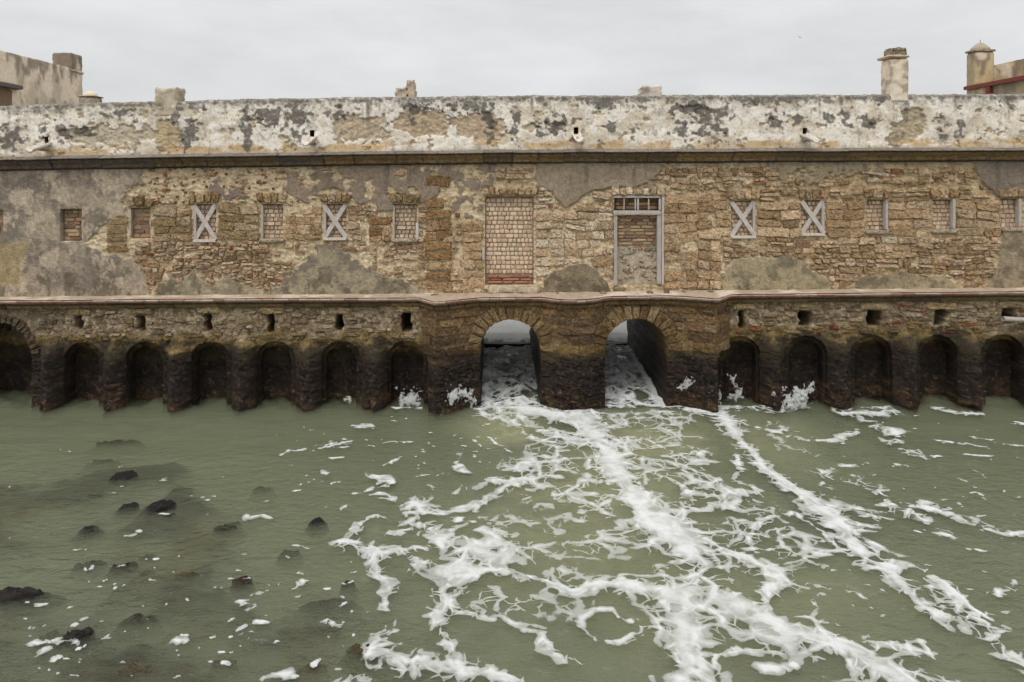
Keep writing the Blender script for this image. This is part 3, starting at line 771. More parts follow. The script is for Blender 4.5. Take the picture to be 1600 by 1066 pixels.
for wi, (x0, x1, y0, y1, st) in enumerate(WINS):
    isdoor = st.startswith('door')
    e = empty("bricked_doorway" if isdoor else "bricked_window", mill)
    if st == 'door_pink':
        backing(e, x0, x1, y0, y1, REC - 0.045, (138, 124, 110), (162, 146, 128), 600 + wi)
        brick_objects(e, courses(x0 + 1, x1 - 1, y0 + 3, 429, 7.05, 6.9, 0.22, 5), PINK, "pink", REC - 0.075)
        brick_objects(e, courses(x0 + 3, x1 - 2, 431, 444, 4.2, 22, 0.3, 6), [(146, 98, 78), (132, 86, 68), (156, 112, 90)], "red", REC - 0.11)
        single("frame_remnant", e, M_WOOD, x0 - 4.5, x0 - 0.5, 386, 406, -0.06, 0.05, WOOD, 3)
        single("door_sill", e, M_WALL, x0 + 4, x1 + 9, 447, 459, -0.12, 0.1, C(172, 156, 134), 8, 0.06, 0.035, 0.03, True)
        lintel(e, x0, x1, y0 - 1, 9, 13, PAL['tan'], 41, 4, 3)
    elif st == 'door_old':
        backing(e, x0, x1, y0, 332, REC + 0.03, (110, 86, 62), (130, 104, 74), 600 + wi)
        backing(e, x0, x1, 330, y1, REC - 0.02, (160, 146, 126), (186, 172, 152), 640 + wi)
        brick_objects(e, courses(x0 + 4, x1 - 4, 310, 328, 6, 17, 0.35, 8), OLD, "old", REC - 0.01)
        brick_objects(e, courses(x0 + 6, x1 - 7, 337, 384, 5.3, 17, 0.45, 9), OLD, "old", REC - 0.075)
        fl = MB()
        for k in range(46):
            yy = 386 + 58 * rng.random(); xx = x0 + 8 + (x1 - x0 - 16) * rng.random(); w, h = 4 + 9 * rng.random(), 2.5 + 3.5 * rng.random()
            q = np.array([(xx - w / 2, yy - h / 2), (xx + w / 2, yy - h / 2), (xx + w / 2, yy + h / 2), (xx - w / 2, yy + h / 2)])
            v, f, cc = stone_piece(q, lambda x: np.full(np.shape(x), REC - 0.03), 0.02, C(*[(176, 160, 138), (190, 178, 160), (150, 136, 112), (196, 140, 100)][rng.integers(4) if rng.random() < .3 else 0]), 900 + k, nu=(0, .15, .5, .85, 1), nv=(0, .2, .5, .8, 1), roundc=0.3)
            fl.add(v, f, cc)
        tag(fl.build("rubble_fill", M_STONE, e), kind="stuff")
        single("jamb", e, M_WOOD, x0 - 1, x0 + 4.5, 331, y1 - 1, -0.03, 0.09, WOOD * 0.85, 1)
        single("jamb", e, M_WOOD, x1 - 7.5, x1 - 1, 331, y1 - 3, -0.035, 0.09, WOOD * 0.9, 2)
        single("architrave", e, M_WOOD, x1 - 0.8, x1 + 3, 307, y1 - 2, -0.05, 0.02, WOOD * 1.05, 4)
        single("transom_bar", e, M_WOOD, x0 - 2, x1 - 1, 329, 335.5, -0.06, 0.09, WOOD * 0.98, 5)
        single("head_rail", e, M_WOOD, x0 - 2, x1 - 1, 306, 309.5, -0.03, 0.08, WOOD * 0.9, 6)
        for (a, b) in ((974, 976), (991.5, 993.8), (995.2, 998.5), (1012.5, 1014.5), (1029, 1033)):
            single("muntin", e, M_WOOD, a, b, 309.6, 328.8, -0.02, 0.05, WOOD, int(a))
        lintel(e, x0, x1, y0 - 1, 7, 15, PAL['pale'], 43, 4, 2)
    else:
        pal, pn, bw, ch = (PINK, "pink", 7.2, 6.9) if st != 'old' else (OLD, "old", 14, 6.2)
        backing(e, x0, x1, y0, y1, REC - 0.05, (134, 119, 104), (160, 143, 124), 600 + wi)
        mb = MB()
        for (a, b, c, d) in courses(x0 + 0.6, x1 - 0.6, y0 + 1.5, y1 - 1.0, ch, bw, 0.25 if st != 'old' else 0.45, 20 + wi):
            v, f = rough_box(PX(a), PX(b), REC - 0.08 + (rng.random() - 0.5) * 0.035, REC + 0.02, PZ(d), PZ(c), 0.07, 0.005, int(rng.integers(999)), bev=0.004)
            mb.add(v, f, C(*pal[rng.integers(len(pal))]) * (0.78 + 0.36 * rng.random()))
        tag(mb.build("brickwork", M_BRICK, e, False), kind="stuff")
        if st == 'cross':
            cross_boards(e, x0, x1, y0, y1, 30 + wi)
            if x0 < 775: single("jamb", e, M_WOOD, x0 - 0.5, x0 + 3.2, y0 + 4, y1 - 1, 0.0, 0.1, WOOD, wi)
            else: single("jamb", e, M_WOOD, x1 - 3.4, x1 + 0.4, y0 + 1, y1 - 1, 0.0, 0.1, WOOD, wi)
            single("window_sill", e, M_WOOD, x0 - 1, x1 + 0.5, y1 - 2.5, y1 + 1.5, -0.06, 0.1, C(190, 178, 166), wi + 60)
        elif st == 'pink':
            if x0 < 775:
                single("jamb", e, M_WOOD, x0 - 0.5, x0 + 2.6, y0 + 1, y1 - 1, 0.0, 0.1, WOOD, wi)
                if x0 > 600: single("jamb", e, M_WOOD, x1 - 1, x1 + 3.5, 349, y1 + 1, -0.06, 0.08, C(190, 180, 172), wi)
            else: single("jamb", e, M_WOOD, x1 - 3.6, x1 + 0.8, y0 - 1, y1 - 2, -0.04, 0.1, WOOD, wi)
            single("window_sill", e, M_STONE, x0 - 2.5, x1 + 2.5, y1 - 1.5, y1 + 5, -0.075, 0.08, C(172, 156, 134), wi + 60, 0.012, 0.04, 0.012, True)
        elif x0 > 140:
            single("jamb", e, M_WOOD, x0 - 1, x0 + 1.4, y0 + 2, y1 - 4, 0.0, 0.08, WOOD, wi)
            single("jamb", e, M_WOOD, x1 - 0.2, x1 + 2.4, 342, 353, -0.02, 0.08, WOOD, wi)
        if x0 > 140: lintel(e, x0, x1, y0 - 1, 4 if x1 - x0 > 33 else 3, 17, PAL['olive'] if x0 < 650 else PAL['tan'], 50 + wi, 5, 3)

# ================================================================== PARAPET
PEXP_K = 0.8
PEXP = [  # outlines where the coat has fallen off
    ([(242, 182), (262, 176), (284, 184), (286, 212), (276, 236), (244, 236), (240, 205)], (168, 150, 120), 6),
    ([(514, 192), (530, 175), (560, 171), (592, 179), (601, 205), (588, 224), (548, 219), (520, 208)], (168, 152, 130), 6),
    ([(606, 181), (640, 161), (680, 166), (702, 186), (706, 206), (660, 216), (618, 206)], (164, 146, 122), 7),
    ([(702, 181), (740, 170), (788, 176), (800, 200), (788, 220), (745, 226), (708, 206)], (168, 150, 126), 7),
    ([(851, 190), (868, 184), (890, 190), (893, 204), (866, 208)], (142, 132, 122), 4),
    ([(1052, 165), (1085, 160), (1112, 172), (1100, 181), (1065, 178)], (112, 104, 98), 4),
    ([(1388, 190), (1405, 183), (1412, 170), (1442, 172), (1455, 190), (1442, 214), (1400, 238), (1384, 228)], (160, 146, 122), 5),
    ([(80, 190), (140, 186), (190, 184), (238, 190), (238, 210), (180, 226), (110, 215)], (170, 158, 138), 9),
]
PDARK = [(425, 180, 24, 14), (466, 178, 20, 26), (462, 208, 9, 16), (527, 174, 16, 10), (652, 166, 30, 9), (645, 182, 6, 14), (735, 166, 34, 10), (765, 192, 9, 22), (385, 195, 8, 34), (298, 205, 14, 26), (275, 172, 12, 12), (190, 168, 22, 7),
         (805, 195, 7, 38), (870, 195, 30, 12), (845, 208, 8, 12), (945, 160, 28, 10), (1000, 158, 10, 8), (1085, 168, 28, 12), (1210, 190, 12, 12), (1245, 186, 7, 10), (1320, 186, 12, 14), (1295, 190, 10, 10), (1350, 195, 14, 10), (1235, 158, 14, 8), (1375, 156, 10, 8),
         (1470, 204, 10, 16), (1500, 208, 6, 20), (1575, 160, 10, 10), (100, 195, 16, 14), (130, 197, 24, 9), (20, 200, 18, 20), (76, 198, 10, 10), (1180, 160, 40, 6), (990, 205, 6, 10), (955, 202, 9, 8), (1110, 190, 26, 22), (1060, 205, 12, 18)]
def par_fields(x, y):
    ty = top_y(x); cyy = corn_y(x)
    # y is given relative: 0 at the top of the parapet, 1 at the cornice; pixel row:
    py = ty + (cyy - ty) * y
    yr = 150 + (py - ty) * (84.0 / (cyy - ty))      # row levelled to the middle of the photograph
    return py, yr
def par_exposed(x, yr):
    n1 = fbm(x / 12, yr / 9, 4, 103) - 0.5; n2 = fbm(x / 4, yr / 4, 3, 109) - 0.5
    e = np.zeros(np.shape(x)); col = np.zeros(np.shape(x) + (3,))
    for poly, c, amp in PEXP:
        m = sstep(-0.6, 1.0, poly_sd(x, yr, poly) + n1 * 4.2 * amp + n2 * 1.6 * amp - 3)
        col = np.where((m > e)[..., None], C(*c), col); e = np.maximum(e, m)
    # small flakes anywhere
    f = sstep(0.68, 0.70, fbm(x / 14, yr / 11, 5, 120)) * sstep(156, 170, yr)
    col = np.where((f > e)[..., None], C(176, 162, 140), col); e = np.maximum(e, f)
    return e, col
def par_col(x, y):
    py, yr = par_fields(x, y)
    n = fbm(x / 30, yr / 18, 5, 130); n2 = fbm(x / 6, yr / 5, 4, 131)
    c = mixc(C(214, 206, 194), C(188, 176, 158), sstep(0.42, 0.68, n)); c = c * (0.86 + 0.28 * fbm(x / 2.5, yr / 2.5, 3, 134))[..., None]
    c = mixc(c, C(200, 188, 166), sstep(0.5, 0.7, fbm(x / 45, yr / 16, 3, 140)) * 0.4)
    c = mixc(c, C(222, 217, 210), sstep(0.56, 0.72, fbm(x / 16, yr / 12, 6, 133, 0.62)) * 0.7)
    e, ec = par_exposed(x, yr)
    c = mixc(c, ec * (0.82 + 0.4 * n2)[..., None], e)
    # orange lichen band above the cornice
    lich = sstep(216, 224, yr + (n2 - 0.5) * 10) * sstep(0.42, 0.6, fbm(x / 38, yr / 12, 3, 141))
    c = mixc(c, mixc(C(188, 152, 96), C(164, 140, 106), n2), lich * 0.85)
    foot = sstep(227, 232, yr + (n2 - 0.5) * 5)
    c = mixc(c, C(176, 164, 148), foot * 0.7)
    # black lichen: named patches, run-off streaks and the crest
    d = np.zeros(np.shape(x))
    nn = fbm(x / 7, yr / 6, 5, 150)
    for (a, b, rx, ry) in PDARK:
        r = 1 - np.hypot((x - a) / (rx * 1.25), (yr - b) / (ry * 1.25))
        d = np.maximum(d, sstep(0.10, 0.5, r * 0.9 + (nn - 0.5) * 2.6))
    fine = fbm(x / 3.0, yr / 3.0, 3, 155)
    gen = sstep(0.60, 0.74, fbm(x / 11, yr / 16, 5, 151) * 0.8 + fine * 0.2 + 0.06 * sstep(190, 150, yr))
    d = np.maximum(d, gen * 0.45)
    streak = sstep(0.55, 0.70, fbm(x / 8, yr / 120, 5, 152) * 0.82 + nn * 0.18) * sstep(230 - 60 * vn2(x / 14, x * 0, 157), 158, yr)
    d = np.maximum(d, streak * 0.8)
    crest = sstep(164, 151, yr + (nn - 0.5) * 26)
    d = np.maximum(d, crest * 0.95)
    fine2 = fbm(x / 1.8, yr / 2.6, 2, 156)
    d = d * (0.5 + 0.9 * fine) * (0.8 + 0.4 * fine2)
    c = mixc(c, mixc(C(66, 63, 61), C(100, 94, 86), n2), np.clip(d, 0, 0.9))
    sp = sstep(0.70, 0.76, fbm(x / 2.4, yr / 2.4, 2, 160))
    return mixc(c, C(110, 102, 94), sp * 0.5)
def par_disp(x, y):
    py, yr = par_fields(x, y)
    e, _ = par_exposed(x, yr)
    st = (fbm(x / 6, yr / 4, 4, 170) - 0.5) * 0.06
    r = (fbm(x / 30, yr / 20, 4, 171) - 0.5) * 0.05 + (fbm(x / 5, yr / 5, 3, 172) - 0.5) * 0.014
    return r - e * (0.035 - st) + 0.03 - 0.05 * sstep(0.03, 0.0, y)
SPOUTS = [(73, 219), (488, 209), (900, 204), (1257, 205)]
par_y0 = 0.06
def parapet_sheet():
    xs = np.concatenate([XS_L, lined(-12, 1612, 1.3, [a for s in SPOUTS for a in (s[0] - 3.6, s[0] + 3.6)]), XS_R])
    ys = np.linspace(0, 1, 66)
    X, Y = np.meshgrid(xs, ys)
    py, yr = par_fields(X, Y)
    jag = (fbm(xs / 9, xs * 0, 4, 180) - 0.5) * 2.2 + (fbm(xs / 60, xs * 0, 3, 181) - 0.5) * 2.0
    py = py + jag[None, :] * (1 - Y) ** 6
    dsp = par_disp(X, Y)
    V = np.stack([PX(X, par_y0), par_y0 - dsp, PZ(py, par_y0)], -1)
    colr = par_col(X, Y)
    nr, nc = X.shape
    cx = (X[:-1, :-1] + X[1:, 1:]) / 2; cy = (py[:-1, :-1] + py[1:, 1:]) / 2
    keep = np.ones(cx.shape, bool)
    for (sx, sy) in SPOUTS: keep &= ~((abs(cx - sx) < 3.6) & (abs(cy - sy) < 5.2))
    faces = [grid_faces(nr, nc).reshape(nr - 1, nc - 1, 4)[keep]]
    # the top of the wall, 0.45 m thick, and its far side
    t = V[0]; tc = colr[0]
    rows = [t]
    for k, dy in enumerate((0.06, 0.2, 0.34, 0.45)):
        r = t.copy(); r[:, 1] = par_y0 + dy; r[:, 2] += (0.012 if dy < 0.4 else 0) + (fbm(xs / 5, xs * 0 + k, 3, 190) - 0.5) * 0.02; rows.append(r)
    bt = t.copy(); bt[:, 1] = par_y0 + 0.46; bt[:, 2] = 5.6; rows.append(bt)
    R = np.stack(rows); 
    v = np.concatenate([V.reshape(-1, 3), R.reshape(-1, 3)])
    c = np.concatenate([colr.reshape(-1, 3), np.broadcast_to(np.array([C(120, 114, 104)]), (R.shape[0] * nc, 3))])
    faces.append(grid_faces(len(rows), nc)[:, ::-1] + nr * nc)
    return mesh("parapet", v, np.concatenate(faces), M_PLASTER, mill, c)
parapet = parapet_sheet()
# water spouts: an open hole with a short stone trough below it
for (sx, sy) in SPOUTS:
    e = empty("water_spout", mill)
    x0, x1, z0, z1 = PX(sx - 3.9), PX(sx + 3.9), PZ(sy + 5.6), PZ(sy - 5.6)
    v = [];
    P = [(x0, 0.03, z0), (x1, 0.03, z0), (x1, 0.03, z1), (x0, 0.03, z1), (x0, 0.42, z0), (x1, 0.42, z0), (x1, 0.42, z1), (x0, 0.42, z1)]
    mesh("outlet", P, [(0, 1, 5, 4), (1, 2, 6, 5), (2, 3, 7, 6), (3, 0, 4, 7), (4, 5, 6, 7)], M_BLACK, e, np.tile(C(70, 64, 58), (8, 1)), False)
    # trough
    prof = [(-0.115, 0.09), (-0.08, 0.0), (0.0, -0.035), (0.08, 0.0), (0.115, 0.09), (0.075, 0.095), (0.05, 0.035), (0.0, 0.012), (-0.05, 0.035), (-0.075, 0.095)]
    secs = []
    for t in np.linspace(0, 1, 7):
        secs.append([(PX(sx) + p[0] * (1 - 0.1 * t), 0.12 - 0.74 * t, PZ(sy + 7) + p[1] * (1 - 0.15 * t) - 0.20 * t) for p in prof])
    S = np.array(secs); n = len(prof)
    S += (rng.random(S.shape) - 0.5) * 0.012
    fs = []
    for i in range(6):
        for j in range(n): fs.append((i * n + j, i * n + (j + 1) % n, (i + 1) * n + (j + 1) % n, (i + 1) * n + j))
    for i in (0, 6):
        for a, b, c_, d_ in ((0, 1, 8, 9), (1, 2, 7, 8), (2, 3, 6, 7), (3, 4, 5, 6)): fs.append((i * n + a, i * n + b, i * n + c_, i * n + d_))
    mesh("trough", S.reshape(-1, 3), fs, M_PLASTER, e, C(198, 190, 178) * (0.75 + 0.35 * rng.random((n * 7, 1))))
    v, f = rough_box(PX(sx) - 0.06, PX(sx) + 0.06, -0.33, 0.1, PZ(sy + 17), PZ(sy + 10), 0.04, 0.02, sx, bev=0.03)
    mesh("corbel", v, f, M_PLASTER, e, C(160, 148, 132) * (0.85 + 0.3 * rng.random((len(v), 1))))

# stubs of pillars and the chimney on the parapet
def pillar(name, parts_parent, x0, x1, ytop, ybot, Y0, Y1, colour, seed, amp=0.03, broken=0.0):
    X0, X1 = PX(x0, Y0), PX(x1, Y0); Z1, Z0 = PZ(ytop, Y0), PZ(ybot, Y0)
    v, f = rough_box(X0, X1, Y0, Y1, Z0, Z1, 0.035, amp, seed, bev=0.02)
    if broken:
        topm = sstep(Z0 + 0.3 * (Z1 - Z0), Z1, v[:, 2])
        v[:, 2] -= topm * broken * 2.6 * (fbm3(v[:, 0] * 5, v[:, 1] * 5, v[:, 2] * 0, 4, seed + 3) - 0.36)
        # layered edges
        v[:, 0] += (vn3(v[:, 0] * 0 + 1.5, v[:, 1] * 0, v[:, 2] * 30, seed) - 0.5) * 0.07 * np.sign(v[:, 0] - (X0 + X1) / 2)
    n = fbm3(v[:, 0] * 5, v[:, 1] * 5, v[:, 2] * 5, 4, seed + 9)
    c = mixc(C(*colour), C(*colour) * 0.55, sstep(0.5, 0.68, n)); c = mixc(c, C(206, 196, 182), sstep(0.42, 0.3, n) * 0.7)
    return mesh(name, v, f, M_PLASTER, parts_parent, c)
pillar("pillar_stub", mill, 241, 276, 135, 182, 0.02, 0.5, (172, 160, 140), 21, 0.03, 0.06)
pillar("pillar_stub", mill, 617, 636, 134, 160, 0.10, 0.5, (182, 168, 148), 22, 0.03, 0.10)
pillar("pillar_stub", mill, 634, 649, 125, 160, 0.16, 0.5, (176, 160, 140), 28, 0.03, 0.06)
pillar("pillar_stub", mill, 1003, 1034, 132, 160, 0.05, 0.5, (184, 172, 160), 23, 0.025, 0.05)
ch = empty("chimney", mill)
pillar("chimney_shaft", ch, 1392, 1420.5, 91, 160, 0.0, 0.46, (204, 188, 166), 24, 0.02)
v, f = rough_box(PX(1389, -0.05), PX(1423, -0.05), -0.05, 0.53, PZ(90.5), PZ(85.5), 0.05, 0.008, 5, bev=0.015)
mesh("chimney_cap", v, f, M_PLASTER, ch, C(176, 158, 136) * (0.85 + 0.3 * rng.random((len(v), 1))))
v, f = rough_box(PX(1396.5), PX(1419), 0.04, 0.44, PZ(87), PZ(74), 0.03, 0.05, 6, bev=0.04, freq=8)
mesh("chimney_crown", v, f, M_STONE, ch, C(146, 134, 116) * (0.7 + 0.5 * rng.random((len(v), 1))))

# ================================================================== CORNICE (cut into blocks) and LEDGE
def moulding_block(name, parent, mat, pts_plan, prof, base_y, seed, colours, amp=0.006):
    """sweep: pts_plan list of px positions; prof list of (out, drop, colour index); base_y(px) top row of the moulding"""
    rows = []; cols = []
    n = len(prof)
    for p in pts_plan:
        Yb = moulding_block.plan(p); z0 = PZ(base_y(p), max(Yb, PL0))
        rows.append([(PX(p, Yb), Yb - o, z0 - d) for (o, d, _) in prof]); cols.append([colours[k] for (_, _, k) in prof])
    S = np.array(rows, float); k = len(pts_plan)
    w = fbm3(S[..., 0] * 4, S[..., 1] * 4, S[..., 2] * 9 + seed, 3, 5) - 0.5
    S[..., 1] += w * 2 * amp * 2; S[..., 2] += (fbm3(S[..., 0] * 4 + 20, S[..., 1], S[..., 2] * 9, 3, 6) - 0.5) * 2 * amp
    cc = np.array(cols) * (0.85 + 0.3 * fbm3(S[..., 0] * 9, S[..., 1] * 9, S[..., 2] * 9, 3, 8))[..., None]
    v = S.reshape(-1, 3); f = list(map(tuple, grid_faces(k, n)))
    # end caps
    ex = []
    for s in (0, k - 1):
        cen = len(v) + len(ex); m = S[s].mean(0); m[1] = S[s][:, 1].max(); ex.append(m)
        for j in range(n - 1): f.append((s * n + j, s * n + j + 1, cen, cen))
    v = np.concatenate([v, np.array(ex)]); c = np.concatenate([cc.reshape(-1, 3), np.tile(cc.reshape(-1, 3).mean(0), (2, 1))])
    f4 = np.array(f)
    tri = f4[:, 2] == f4[:, 3]
    me_v, quads = v, f4[~tri]
    # triangles are written as thin quads by adding a second centre point
    extra = []; q2 = []
    for t in f4[tri]:
        m = (v[t[0]] + v[t[2]]) / 2; extra.append(m); q2.append((t[0], t[1], t[2], len(v) + len(extra) - 1))
    v = np.concatenate([v, np.array(extra)]); c = np.concatenate([c, np.tile(c.mean(0), (len(extra), 1))])
    return mesh(name, v, np.concatenate([quads, np.array(q2)]), mat, parent, c)
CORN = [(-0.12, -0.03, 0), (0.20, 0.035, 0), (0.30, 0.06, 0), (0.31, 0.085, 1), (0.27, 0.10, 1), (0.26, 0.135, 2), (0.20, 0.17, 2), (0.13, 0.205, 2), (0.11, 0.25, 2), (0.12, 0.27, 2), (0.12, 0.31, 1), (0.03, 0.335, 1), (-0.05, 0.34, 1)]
cornice = empty("cornice", mill)
moulding_block.plan = lambda p: 0.0
x = -398.0; k = 0
while x < 1990:
    w = 34 + 66 * rng.random(); b = min(x + w, 1992)
    t = fbm(np.array([x / 90]), np.array([0.3]), 3, 210)[0]
    lo = C(150, 124, 84) if t > 0.5 else C(118, 102, 80)
    lo = lo * 0.55 + C(124, 106, 82) * 0.45
    if x < 240 or 380 < x < 470: lo = C(112, 101, 91)
    tone = 0.9 + 0.2 * rng.random()
    dx = rng.random() * 0.8
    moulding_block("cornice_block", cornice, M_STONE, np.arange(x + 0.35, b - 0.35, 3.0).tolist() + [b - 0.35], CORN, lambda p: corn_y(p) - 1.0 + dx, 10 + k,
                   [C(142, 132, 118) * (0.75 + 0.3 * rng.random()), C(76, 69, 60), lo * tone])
    x = b; k += 1
# ledge: moulded stones, a course of red tiles, mortar on top
ledge = empty("ledge", mill)
ledge_plan = lambda p: plan(p)
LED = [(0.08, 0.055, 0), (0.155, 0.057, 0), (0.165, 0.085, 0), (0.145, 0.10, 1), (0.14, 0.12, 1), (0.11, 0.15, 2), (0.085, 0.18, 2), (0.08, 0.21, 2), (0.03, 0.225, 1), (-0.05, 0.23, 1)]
moulding_block.plan = ledge_plan
x = -398.0; k = 0
while x < 1990:
    w = 28 + 46 * rng.random(); b = min(x + w, 1992)
    if 640 < x < 1150: b = min(b, x + 24)
    tone = 0.8 + 0.4 * rng.random()
    cst = C(128, 104, 72) if 650 < x < 1150 else (C(132, 112, 82) if rng.random() < 0.6 else C(108, 92, 72))
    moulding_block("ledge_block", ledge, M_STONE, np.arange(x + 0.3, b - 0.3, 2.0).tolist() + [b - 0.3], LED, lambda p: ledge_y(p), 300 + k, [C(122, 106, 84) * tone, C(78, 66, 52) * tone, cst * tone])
    x = b; k += 1
TIL = [(0.0, 0.0, 0), (0.165, 0.004, 0), (0.205, 0.006, 0), (0.205, 0.026, 0), (0.165, 0.03, 0), (0.165, 0.034, 0), (0.188, 0.036, 0), (0.188, 0.052, 0), (0.1, 0.054, 0)]
x = -398.0; k = 0
while x < 1990:
    w = 14 + 12 * rng.random(); b = min(x + w, 1992)
    tc_ = C(*[(158, 126, 112), (146, 114, 102), (178, 152, 136), (168, 146, 130)][rng.integers(4)]) * (0.9 + 0.2 * rng.random())
    off = rng.random() * 0.5
    moulding_block("ledge_tile", ledge, M_BRICK, np.linspace(x + 0.25, b - 0.25, 6).tolist(), TIL, lambda p: ledge_y(p) + 0.2 + off, 700 + k, [tc_, tc_, tc_], amp=0.003)
    x = b; k += 1
def ledge_top():
    xs = np.concatenate([XS_L, XS_IN, XS_R]); ts = np.linspace(0, 1, 9)
    X, T = np.meshgrid(xs, ts)
    Yf = plan(X) - 0.165; Yw = 0.06
    Y = Yw + (Yf - Yw) * T
    Z = PZ(ledge_y(X), PL0) + 0.012 + (1 - T) * 0.02 + (fbm(X / 12, T * 4, 4, 220) - 0.5) * 0.04 * (1 - T * 0.8)
    n = fbm(X / 9, T * 5 + 3, 4, 222)
    c = mixc(C(168, 152, 132), C(148, 132, 114), n); c = mixc(c, C(188, 174, 158), sstep(0.5, 0.7, fbm(X / 30, T * 2, 3, 223)))
    c = mixc(c, C(150, 134, 112), sstep(0.58, 0.7, fbm(X / 14, T * 3, 3, 224)) * 0.7)
    v = np.stack([(X - VX) * (D + plan(X)) / F, Y, Z], -1)
    return mesh("mortar_bed", v.reshape(-1, 3), grid_faces(len(ts), len(xs)), M_PLASTER, ledge, c.reshape(-1, 3))
ledge_top()
for k, (x, w, h) in enumerate(((1038, 7, 8), (1106, 6, 9), (1012, 9, 4), (940, 10, 5), (680, 14, 3), (870, 7, 3), (1066, 8, 3))):   # loose lumps left on the ledge
    v, f = rough_box(PX(x - w / 2), PX(x + w / 2), -0.32, -0.12, PZ(ledge_y(x) - 2), PZ(ledge_y(x) - 3 - h), 0.03, 0.03, 800 + k, bev=0.03, freq=8)
    mesh("loose_lump", v, f, M_STONE, ledge, C(150, 130, 104) * (0.7 + 0.4 * rng.random((len(v), 1))))

# ================================================================== LOWER WALL
drop_y = line([(-400, 8), (0, 5), (650, 2), (1145, -5), (1600, -8), (2000, -10)])   # the left end stands lower in the picture
def low_tone(x, y):
    """colours of the tide zones: dry masonry, yellow lichen, olive algae, black algae, brown barnacles"""
    yy = y - drop_y(x)
    n = fbm(x / 12, y / 8, 5, 230); n2 = fbm(x / 4, y / 3, 4, 231); n3 = fbm(x / 40, y / 14, 4, 232)
    cen = sstep(645, 668, x) * sstep(1150, 1130, x)
    dry = mixc(C(146, 128, 102), C(112, 98, 78), sstep(0.35, 0.65, n)); dry = mixc(dry, C(182, 170, 148), sstep(0.56, 0.68, n2) * 0.7)
    dryc = mixc(C(126, 104, 74), C(104, 86, 62), sstep(0.35, 0.65, n)); dryc = mixc(dryc, C(160, 144, 118), sstep(0.62, 0.72, n2) * 0.6)
    c = mixc(dry, dryc, cen)
    w = (n3 - 0.5) * 40 + (n - 0.5) * 22 + (n2 - 0.5) * 10
    dark_end = sstep(140, 20, x) * 0.6
    c = mixc(c, C(104, 92, 76), dark_end)
    c = mixc(c, mixc(C(134, 112, 66), C(96, 82, 54), n2), sstep(514, 524, yy + w) * (1 - 0.4 * cen) * 0.85)
    c = mixc(c, mixc(C(72, 62, 46), C(54, 48, 39), n2), sstep(526, 540, yy + w - cen * 12) * (1 - 0.25 * cen))
    pur = cen * sstep(516, 524, yy + w * 0.5) * sstep(540, 528, yy + w * 0.5) * sstep(0.45, 0.6, n3)
    c = mixc(c, C(66, 56, 52), pur * 0.8)
    blk = mixc(C(38, 33, 29), C(54, 43, 38), sstep(0.4, 0.6, n)); blk = mixc(blk, C(84, 70, 50), sstep(0.6, 0.7, n2) * 0.8)
    c = mixc(c, blk, sstep(546, 562, yy + w * 1.2 - cen * 4))
    brn = mixc(C(80, 62, 44), C(46, 38, 32), sstep(0.4, 0.6, n)); brn = mixc(brn, C(124, 104, 76), sstep(0.66, 0.73, n2) * 0.8)
    c = mixc(c, brn, sstep(596, 618, yy + w * 1.1) * 0.85)
    return c * np.array([1.0, 0.985, 0.985]) * (1 - 0.22 * sstep(540, 570, yy))[..., None]
def low_disp(x, y):
    yy = y - drop_y(x)
    alg = sstep(535, 565, yy)
    cr_ = np.abs(fbm(x / 34, y / 7.5, 4, 240) - 0.5) * 2
    crack = sstep(0.07, 0.0, cr_) * alg
    f1, f2, _ = worley(x / 4.2, y / 3.6, 241)
    barn = np.clip(0.55 - f1, 0, 1) * 0.05 * sstep(585, 612, yy)
    return (fbm(x / 10, y / 7, 4, 242) - 0.5) * 0.07 + (fbm(x / 26, y / 20, 3, 243) - 0.5) * 0.05 - crack * 0.05 + barn
def arch_poly(x0, x1, ycrown, ybot, n=22, rise=None, seed=0, jit=0.6):
    r = np.random.default_rng(seed); cx, rx = (x0 + x1) / 2, (x1 - x0) / 2; ry = rise or rx
    pts = [(x0, ybot)]
    for k in range(n + 1):
        a = math.pi * (1 - k / n)
        pts.append((cx + rx * math.cos(a) + (r.random() - 0.5) * jit * (0 < k < n), ycrown + ry - ry * math.sin(a) + (r.random() - 0.5) * jit))
    pts.append((x1, ybot))
    return pts
NICHES = [(98, 162), (194, 262), (296, 362), (398, 463), (501, 564), (603, 669), (1122, 1190), (1225, 1295), (1328, 1397), (1430, 1499), (1532, 1602)]
def crown_y(x): return 530.5 + drop_y(x)
BOT = 662
SLOTS = [(117, 130, 493, 516), (213, 227, 493, 519), (318, 331, 490, 518), (417, 430, 491, 520), (524, 537, 491, 519), (628, 643, 489, 520), (1153, 1164, 485, 514), (1248, 1270, 486, 511), (1354, 1378, 485, 511), (1459, 1480, 484, 510), (1566, 1588, 482, 508)]
def slot_poly(s, seed):
    x0, x1, y0, y1 = s; r = np.random.default_rng(seed); j = 2.2
    pts = [(x0 + r.random() * j, y0), (x1 - r.random() * j, y0)]
    for k in range(1, 5): pts.append((x1 + (r.random() - 0.5) * 2 * j, y0 + (y1 - y0) * k / 5))
    pts += [(x1 - r.random() * j * 2, y1), (x0 + r.random() * j * 2, y1)]
    for k in range(4, 0, -1): pts.append((x0 + (r.random() - 0.5) * 2 * j, y0 + (y1 - y0) * k / 5))
    return pts
T1 = arch_poly(750, 845, 498, BOT, 30, None, 1, 1.0); T2 = arch_poly(945.5, 1043, 497, BOT, 30, None, 2, 1.0)
END_ARCH = arch_poly(-52, 49, 503.5, BOT, 30, None, 3, 0.8)
TUN_BACK = 4.6
holes = [(arch_poly(a, b, crown_y((a + b) / 2), BOT, 22, None, 10 + i, 1.4), -0.10, 3, 0.015) for i, (a, b) in enumerate(NICHES)]
